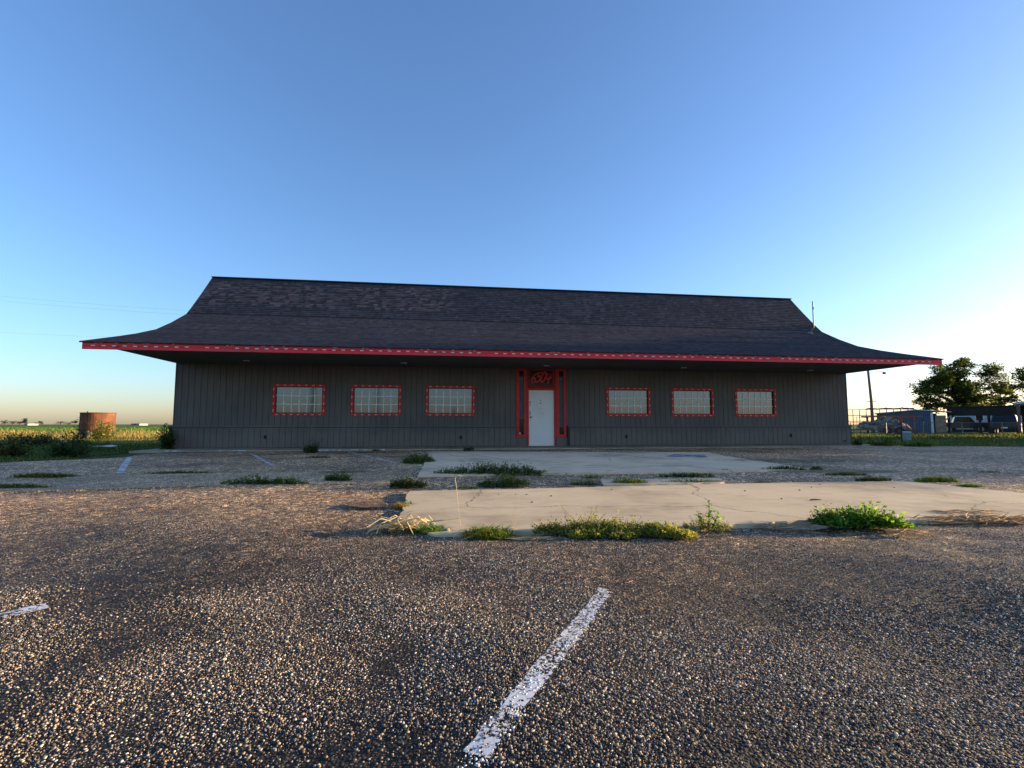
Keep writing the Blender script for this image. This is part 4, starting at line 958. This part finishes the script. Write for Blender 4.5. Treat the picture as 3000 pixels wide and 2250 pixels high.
mbt.build('tank_wall', M['rust'], tank, False)
for z in (TH-.02, TH*.52):
    MB().tube([((TR+.012)*math.cos(2*math.pi*j/n), (TR+.012)*math.sin(2*math.pi*j/n), z) for j in range(n+1)], .022, 5, False).build('rim', M['rust'], tank)
MB().tube([(0.05, -TR+.03, TH), (0.05, -TR+.03, TH+.10)], .035, 8).build('pipe_stub', M['rust'], tank)
MB().tube([(-TR, -.1, TH*.62), (-TR-.12, -.1, TH*.62)], .04, 8).build('valve', M['black'], tank)
tag(tank, 'open round rusty steel tank in tall weeds on the left', 'tank')
b = at(253, 1285, 30)
cr_ = empty('wooden_crate', (b.x, b.y, -.04))
for i in range(5): MB().box(-.28+i*.115, -.28+i*.115+.10, -.25, -.22, 0, .48).build('slat', M['wood_pole'], cr_)
MB().box(-.27, .27, -.219, .25, .02, .45).build('box', M['black'], cr_)
tag(cr_, 'small dark slatted crate in front of the rusty tank', 'crate')
for nm, lb, px, py, w in (('scrap_sheet', 'flat pale scrap sheet lying in the weeds at left', 108, 1297, .55), ('scrap_sheet', 'small pale scrap lying on the shaded verge', 308, 1314, .35)):
    b = gp(px, py); mb = MB(); 
    P = [(-w, -.14, .05), (-w*.4, -.17, .09), (w*.8, -.1, .06), (w, .1, .08), (.1, .16, .11), (-w*.9, .12, .06)]
    o = mb.prism(P, (0, 0, .012)).build(nm, M['white_plastic'], loc=b); tag(o, lb, 'scrap')
# power lines far left and right
def wire(label, p, q, Y, sag, r_=.0055):
    a, c = at(*p, Y), at(*q, Y+14); pts = [a.lerp(c, t/24) - Vector((0, 0, sag*math.sin(math.pi*t/24))) for t in range(25)]
    return tag(MB().tube(pts, r_, 4).build('power_line', M['black']), label, 'power line')
wire('upper thin power line left of the roof', (-200, 848), (700, 918), 62, .3); wire('second thin power line just under the upper one', (-200, 862), (700, 930), 62, .3)
wire('lowest thin power line left of the eave', (-200, 960), (420, 990), 62, .2); wire('thin power line under the right eave tip', (2550, 1066), (3300, 1094), 55, .2, .011)

# ------------------------------------------------------------------ right: yard behind the fence
def face(px, Y):
    a = at(px, 1258, Y); az = math.atan2(a.x, a.y); return a, -az, Y/FOC*math.cos(az), Y/FOC
def pole(label, px, Y, h, r_, arm=None, top_lamp=False):
    b_ = at(px, 1258, Y); root = empty('utility_pole', (b_.x, b_.y, -.04)); MB().tube([(0, 0, 0), (-.02*h/8, 0, h*.5), (-.11*h/8*2, 0, h)], [r_*1.25, r_, r_*.8], 10).build('shaft', M['wood_pole'], root, True)
    if arm:
        z = arm; a = MB().box(-1.1, 1.1, -.09, .03, z-.06, z+.06).build('crossarm', M['wood_pole'], root)
        for x in (-.95, -.4, .4, .95): MB().tube([(x, -.03, z+.06), (x, -.03, z+.17)], .045, 6).build('insulator', M['plain_grey'], a)
    if top_lamp:
        MB().tube([(-.1, 0, h-.5), (.7, -.2, h-.3), (1.25, -.3, h-.42)], .025, 6).build('bracket', M['galv'], root)
        MB().disc((1.25, -.3, h-.62), .16, (0, 0, 1), 12, .2).build('lamp_head', M['plain_grey'], root)
    return tag(root, label, 'utility pole')
pole('wooden utility pole with a lamp behind the right corner', 2558, 50, 6.55, .135, None, True)
pole('far thin utility pole with crossarm behind the big pole', 2558, 110, 6.0, .13, 5.9)
# pipe corral panels
def corral():
    a, rz, kx, k = face(2482, 47); root = empty('corral_panel', (a.x, a.y, -.04), rz); W = 190*kx; Ht = (1268-1199)*k
    for x in np.linspace(0, W, 11): MB().tube([(x, random.uniform(-.05, .05), 0), (x, 0, Ht)], .034, 6).build('upright', M['rust_and_sunlit_brown'], root)
    for z in (Ht, Ht*.76, Ht*.52, Ht*.14): MB().tube([(0, -.03, z), (W*.5, -.03, z+.02), (W, -.03, z-.02)], .03, 6).build('rail', M['rust_and_sunlit_brown'], root)
    MB().tube([(W*.15, -.4, .3), (W*.15, -.4, Ht*.70), (W*.31, -.4, Ht*.66), (W*.31, -.4, .3)], .03, 6).build('gate_frame', M['rust_and_sunlit_brown'], root)
    mb_ = MB()
    for q in range(9): x = W*(.30+.075*q); mb_.tube([(x, -.02, Ht+.05+.03*math.sin(q*2)), (x+W*.085, .05, Ht+.09+.04*math.sin(q*2+2))], .07, 6)
    mb_.build('brush_on_rail', M['wood_pole'], root)
    tag(root, 'tall rusty pipe corral panel beside the right corner', 'corral panel')
corral()
def trailer():
    a, rz, kx, k = face(2587, 45); root = empty('flatbed_trailer', (a.x, a.y, -.04), rz); w = 82*kx
    z0 = .34
    MB().box(-w, w, -.9, .9, z0, z0+.12).build('deck', M['wood_pole'], root)
    MB().box(-w-1.2, -w-.001, -.06, .06, z0+.02, z0+.10).build('hitch', M['rust_and_sunlit_brown'], root)
    for x in (.2, 1.05): 
        wl = MB().disc((w*.35+x-.6, -1.12, .31), .33, (0, 1, 0), 18, .2).build('wheel', M['black'], root); MB().disc((w*.35+x-.6, -1.13, .31), .15, (0, 1, 0), 12, .02).build('rim', M['rust_and_sunlit_brown'], wl)
    tag(root, 'flatbed trailer under the lumpy brown load', 'trailer')
    # the load: a lumpy tarpaulin covered heap
    nx, ny = 46, 14; mb_ = MB()
    for j in range(ny):
        for i in range(nx):
            u = i/(nx-1)*2-1; v = j/(ny-1)*2-1
            env = max(0, 1-abs(u)**7)*max(0, 1-abs(v)**5); lob = .78+.24*math.sin(u*4.6+.9)+.09*math.sin(u*17+v*5)+.07*math.sin(u*31-v*9)
            mb_.v.append((u*w*.97+.05*math.sin(j*1.7+i), v*.85+.05*math.sin(i*.9), z0+.115+env*lob*1.02))
    for j in range(ny-1):
        for i in range(nx-1): p = j*nx+i; mb_.f.append((p, p+1, p+nx+1, p+nx))
    m = mat_noise('weathered_tarpaulin', (.09, .065, .045), (.36, .29, .22), 2.4, .9, bmp=1.0, bdist=.12, lo=.42, hi=.66, stretch=(1, 1, 2.2))
    o = mb_.build('trailer_load', m, None, False, loc=(a.x, a.y, -.04)); o.rotation_euler = (0, 0, rz); tag(o, 'lumpy brown weathered load heaped on the flatbed trailer', 'load')
    mb_ = MB().box(-1.6, 2.9, .95, 1.25, 1.52, 1.66).box(-1.2, -1.05, 1.0, 1.15, .0, 1.52).box(2.2, 2.35, 1.0, 1.15, 0, 1.52).build('lumber', M['wood_pole'], loc=(a.x, a.y, -.04)); mb_.rotation_euler = (0, 0, rz); tag(mb_, 'dark long beam propped behind the trailer load', 'beam')
trailer()
M['blue_metal'] = mat_noise('blue_metal_siding', (.040, .070, .12), (.06, .095, .16), 1.5, .5, spec=.4)
M['dark_wood'] = mat_noise('dark_timber', (.018, .015, .013), (.035, .028, .024), 4, .85)
M['tan_board'] = mat_noise('tan_board', (.22, .17, .10), (.30, .24, .15), 3, .8)
def blue_shed():
    a, rz, kx, k = face(2734, 51); root = empty('blue_shed', (a.x, a.y, -.04), rz); W = 172*kx; h = 2.0
    w = MB().box(-W, 0, 0, .06, 0, h+.05).build('wall', M['dark_wood'], root)
    nb = 26
    for q in range(nb): x = -W+q*W/nb; MB().box(x+.012, x+W/nb-.012, -.025, -.001, .02, h).build('panel', M['blue_metal'], w)
    MB().box(.001, .36, .3, 4, 0, h).build('side_wall', M['dark_wood'], root)
    MB().box(-.14, .06, -.06, -.026, 0, h+.05).build('corner_trim', M['white_trim'], root)
    MB().box(.2, 1.05, .02, .06, .05, h-.2).build('side_panel', M['tan_board'], root)
    rf_ = MB().prism([(-W-.2, -.25, h+.02), (-W*.26, -.25, h+.36), (1.5, -.25, h+.10), (1.5, -.25, h+.16), (-W*.26, -.25, h+.44), (-W-.2, -.25, h+.10)], (0, 4.5, 0)).build('roof', M['white_trim'], root)
    MB().prism([(-W, -.02, h), (-W*.26, -.02, h+.35), (.0, -.02, h+.22), (0, -.02, h)], (0, .1, 0)).build('gable', M['blue_metal'], root)
    tag(root, 'blue metal shed with white corner trim behind the trailer', 'shed')
blue_shed()
a = at(2746, 1250, 50); c = at(2787, 1217, 50)
tag(MB().tube([a, c], [.075, .065], 8).build('leaning_pole', M['tan_board']), 'pale yellow pole leaning beside the blue shed', 'pole')
def carport():
    a, rz, kx, k = face(2777, 51.5); root = empty('carport', (a.x, a.y, -.04), rz); W = 215*kx; h0 = (1264-1215)*k; h1 = (1264-1190)*k
    MB().box(0, W, -.1, .15, h0, h1).build('beam', M['dark_wood'], root)
    rf_ = MB().prism([(-.3, -.25, h1-.02), (W+.2, -.25, h1+.02), (W+.2, -.25, h1+.10), (-.3, -.25, h1+.06)], (0, 7, 0)).build('roof', M['dark_wood'], root)
    for x in (.12, W*.43, W*.545, W*.99): MB().box(x-.11, x+.11, -.08, .12, 0, h0).build('post', M['dark_wood'], root)
    for x in (.5, W*.97): MB().box(x-.1, x+.1, 6.0, 6.2, 0, h1).build('post', M['dark_wood'], root)
    tag(root, 'dark timber carport with deep beam below the shade tree', 'carport')
    ho = Matrix.Rotation(rz, 3, 'Z') @ Vector((.1, 9, 0)); h = empty('mobile_home', (a.x+ho.x, a.y+ho.y, -.04), rz); w = MB().box(0, W*1.05, 0, 3, .45, 2.25).build('wall', M['white_trim'], h)
    MB().box(.2, W, .1, 2.9, 0, .45).build('base', M['dark_wood'], h)
    MB().box(-.15, W*1.05+.15, -.15, 3.15, 2.25, 2.40).build('roof', M['galv'], h)
    f_ = MB().box(W*.40, W*.53, -.03, -.001, 1.25, 2.0).build('window', M['muntin'], h); MB().box(W*.415, W*.515, -.04, -.031, 1.31, 1.94).build('pane', M['dark_glass'], f_)
    tag(h, 'pale mobile home seen through the open carport', 'mobile home')
carport()
M['car_dark'] = mat_noise('dark_car_paint', (.008, .010, .016), (.012, .014, .022), 3, .25, spec=.6)
M['tail_red'] = mat_noise('tail_lamp_red', (.30, .01, .01), (.36, .02, .02), 3, .3)
M['chrome'] = mat_noise('bright_rim', (.45, .45, .46), (.6, .6, .6), 4, .3, metal=.8)
M['plate'] = mat_noise('number_plate', (.7, .7, .7), (.78, .78, .78), 3, .5)
def wheel(parent, x, y, ax, r_=.36, wd=.24):
    t = MB().disc((x, y, r_), r_, ax, 22, wd).build('wheel', M['black'], parent); v = Vector(ax)
    for s in (-.012, wd): MB().disc(Vector((x, y, r_))+v*s, r_*.62, ax, 18, .012).build('rim', M['chrome'], t)
def suv():
    a, rz, kx, k = face(2943, 47); c = empty('parked_suv', (a.x, a.y, -.04), rz-.06); w = .95
    body = MB().prism([(-w, 0, .42), (w, 0, .42), (w+.02, 0, .8), (w-.02, 0, 1.08), (-w+.02, 0, 1.08), (-w-.02, 0, .8)], (0, 4.7, 0)).build('body', M['car_dark'], c)
    cab = MB(); lo = [(-w+.04, .05), (w-.04, .05), (w-.04, 3.3), (-w+.04, 3.3)]; hi = [(-w+.16, .35), (w-.16, .35), (w-.16, 2.6), (-w+.16, 2.6)]
    cab.v = [(x, y, 1.08) for x, y in lo] + [(x, y, 1.74) for x, y in hi]; cab.f = [(0, 1, 5, 4), (1, 2, 6, 5), (2, 3, 7, 6), (3, 0, 4, 7), (4, 5, 6, 7)]
    cab.build('cabin', M['car_dark'], c)
    MB().poly([(-w+.15, .068, 1.15), (w-.15, .068, 1.15), (w-.24, .29, 1.63), (-w+.24, .29, 1.63)]).build('rear_window', M['dark_glass'], c)
    for s in (-1, 1):
        MB().poly([(s*(w-.05), .4, 1.14), (s*(w-.05), 3.0, 1.14), (s*(w-.15), 2.5, 1.66), (s*(w-.15), .5, 1.66)]).build('side_window', M['dark_glass'], c)
        MB().box(s*(w-.08)-.07, s*(w-.08)+.07, -.02, .03, .82, 1.06).build('tail_lamp', M['tail_red'], c)
        for y in (.85, 3.75): wheel(c, s*w-(.22 if s > 0 else 0), y, (1, 0, 0))
    MB().box(-w-.02, w+.02, -.10, .0, .44, .62).build('bumper', M['black'], c)
    MB().box(-.22, .22, -.115, -.101, .50, .62).build('number_plate', M['plate'], c)
    MB().box(-w+.2, w-.2, .3, 2.5, 1.741, 1.775).build('roof_rack', M['black'], c)
    tag(c, 'dark parked car with pale plate, rear towards the fence', 'car')
suv()
def pickup():
    a, rz, kx, k = face(2820, 52.6); c = empty('pickup_truck', (a.x, a.y, -.04), rz+.1); w = .92; L_ = 2.4
    MB().prism([(-L_, 0, .45), (L_, 0, .45), (L_, 0, .95), (L_-.1, 0, 1.05), (-L_, 0, 1.05)], (0, 1.85, 0)).build('body', M['car_dark'], c)
    MB().prism([(-L_*.30, .1, 1.051), (L_*.45, .1, 1.051), (L_*.28, .1, 1.66), (-L_*.22, .1, 1.66)], (0, 1.65, 0)).build('cabin', M['car_dark'], c)
    MB().poly([(-L_*.24, .09, 1.12), (L_*.36, .09, 1.12), (L_*.24, .09, 1.58), (-L_*.18, .09, 1.58)]).build('side_window', M['dark_glass'], c)
    for x in (-L_*.55, L_*.60):
        for y in (-.06, 1.67): wheel(c, x, y, (0, 1, 0), .38)
    MB().box(-L_*.2, L_*.35, -.10, -.001, .36, .44).build('side_step', M['chrome'], c)
    tag(c, 'dark pickup truck standing side on under the carport', 'truck')
pickup()
def canopy():
    a, rz, kx, k = face(2977, 40); root = empty('yard_canopy', (a.x, a.y, -.04), rz); h = (1262-1172)*k
    MB().prism([(0, -.1, h), (5, -.1, h+.75), (5, -.1, h+1.0), (0, -.1, h+.14)], (0, 6, 0)).build('roof', M['white_trim'], root)
    for x in (.22, 4.6):
        for y in (.1, 5.6): MB().box(x-.09, x+.09, y-.09, y+.09, 0, h+.02 if x < 1 else h+.6).build('post', M['wood_pole'], root)
    MB().box(.4, 5, 5.75, 5.85, 0, h+.05).build('back_wall', M['dark_wood'], root)
    tag(root, 'open canopy with pale roof edge at the right border', 'canopy')
canopy()
# chain link fence
def fence():
    A = Vector((*at(2492, 1262, 43)[:2], -.04)); C_ = Vector((*at(3060, 1262, 39)[:2], -.04)); root = empty('chain_link_fence', A); d = C_-A; L_ = d.length; d.normalize(); h = 1.02
    for q in range(6):
        p = d*(L_*q/5); MB().tube([(p.x, p.y, 0), (p.x, p.y, h+.03)], .034, 6).build('post', M['galv'], root)
    MB().tube([(0, 0, h), tuple(d*L_+Vector((0, 0, h)))], .024, 6).build('top_rail', M['galv'], root)
    mb_ = MB(); x = 0
    while x < L_-1:
        for s in (0, 1):
            p, q = d*(x+s*.96), d*(x+(1-s)*.96); mb_.tube([(p.x, p.y, .05), (q.x, q.y, h-.02)], .0022, 3, False)
        x += .12
    o = mb_.build('wire_mesh', M['galv'], root); o['kind'] = 'stuff'
    tag(root, 'chain link fence with pale top rail across the yard', 'fence')
fence()
a = gp(2657, 1289); k = a[1]/FOC
o = empty('utility_pedestal', (a[0], a[1], -.04)); M['pedestal'] = mat_noise('pale_green_plastic', (.20, .30, .30), (.26, .36, .36), 4, .55)
MB().box(-.15, .15, -.12, .12, 0, .44).build('body', M['pedestal'], o); MB().prism([(-.165, -.135, .441), (.165, -.135, .441), (.15, -.12, .50), (-.15, -.12, .50)], (0, .26, 0)).build('lid', M['white_trim'], o)
tag(o, 'pale green utility pedestal box in the grass by the fence', 'utility box')
a = gp(2643, 1292); o = empty('marker_post', (a[0], a[1], -.04)); k = a[1]/FOC
MB().tube([(0, 0, 0), (0, 0, 1.22)], .028, 6).build('post', M['black'], o)
M['orange'] = mat_noise('faded_orange', (.34, .07, .025), (.42, .10, .04), 5, .6)
MB().prism([(-.11, -.03, 1.0), (.04, -.03, .97), (.09, -.03, 1.08), (.07, -.03, 1.24), (-.07, -.03, 1.27), (-.12, -.03, 1.16)], (0, .02, 0)).build('marker_plate', M['orange'], o)
tag(o, 'thin post with faded orange marker beside the pedestal', 'marker post')

# ------------------------------------------------------------------ small loose things on the slab
ORD = ('first', 'second', 'third', 'fourth', 'fifth', 'sixth', 'seventh', 'eighth', 'ninth', 'tenth', 'eleventh', 'twelfth')
for k, (px, py, s) in enumerate(((1460, 1449, .008), (1510, 1449, .009), (1543, 1449, .012), (1558, 1472, .014), (1615, 1454, .014), (1792, 1435, .011), (2182, 1439, .014), (2290, 1462, .012), (2343, 1437, .014), (2377, 1428, .012), (2402, 1420, .010), (2620, 1429, .012))):
    b = gp(px, py, .025); T_, F_ = stone_templates(1, 2); o = link('pebble', arr_mesh('pebble', T_[0]*s, F_, np.tile([[.03, .027, .025]], (9, 1))), M['stone'], loc=(b[0], b[1], .025+s*.3))
    tag(o, 'tiny dark pebble on the near slab, ' + ORD[k] + ' from the left', 'pebble', 'dark pebbles on the near slab')
b = gp(1308, 1555, .025); T_, F_ = stone_templates(1, 2)
tag(link('stone_chip', arr_mesh('stone_chip', T_[0]*np.array([.034, .026, .02]), F_, np.tile([[.33, .28, .21]], (9, 1))), M['stone'], loc=(b[0], b[1], .033)), 'small tan stone chip on the slab by the straw clump', 'stone')
b = gp(2388, 1466, .025)
o = MB().prism([(-.06, -.005, 0), (-.02, -.02, .006), (.05, -.008, .002), (.07, .004, .004), (.0, .016, .010), (-.05, .010, .004)], (0, 0, .004)).build('dead_leaf', M['dark_wood'], loc=(b[0], b[1], .027)); tag(o, 'dark dead leaf lying on the near slab', 'leaf')

# roadside poles across the road behind the viewer, mirrored in the window film
for lb, x, h, r_ in (('utility pole behind the viewer mirrored in the leftmost window', -11.1, 7.5, .20), ('thinner pole behind the viewer mirrored in the second window', -4.48, 6.5, .13), ('short signpost behind the viewer mirrored in the third window', 4.0, 2.75, .14)):
    root = empty('roadside_pole', (x, -20, -.04)); MB().tube([(0, 0, 0), (0, 0, h)], [r_*1.1, r_*.9], 10).build('shaft', M['dark_wood'], root); MB().disc((0, 0, h), r_*1.0, (0, 0, 1), 10, .05).build('cap', M['galv'], root); tag(root, lb, 'pole')
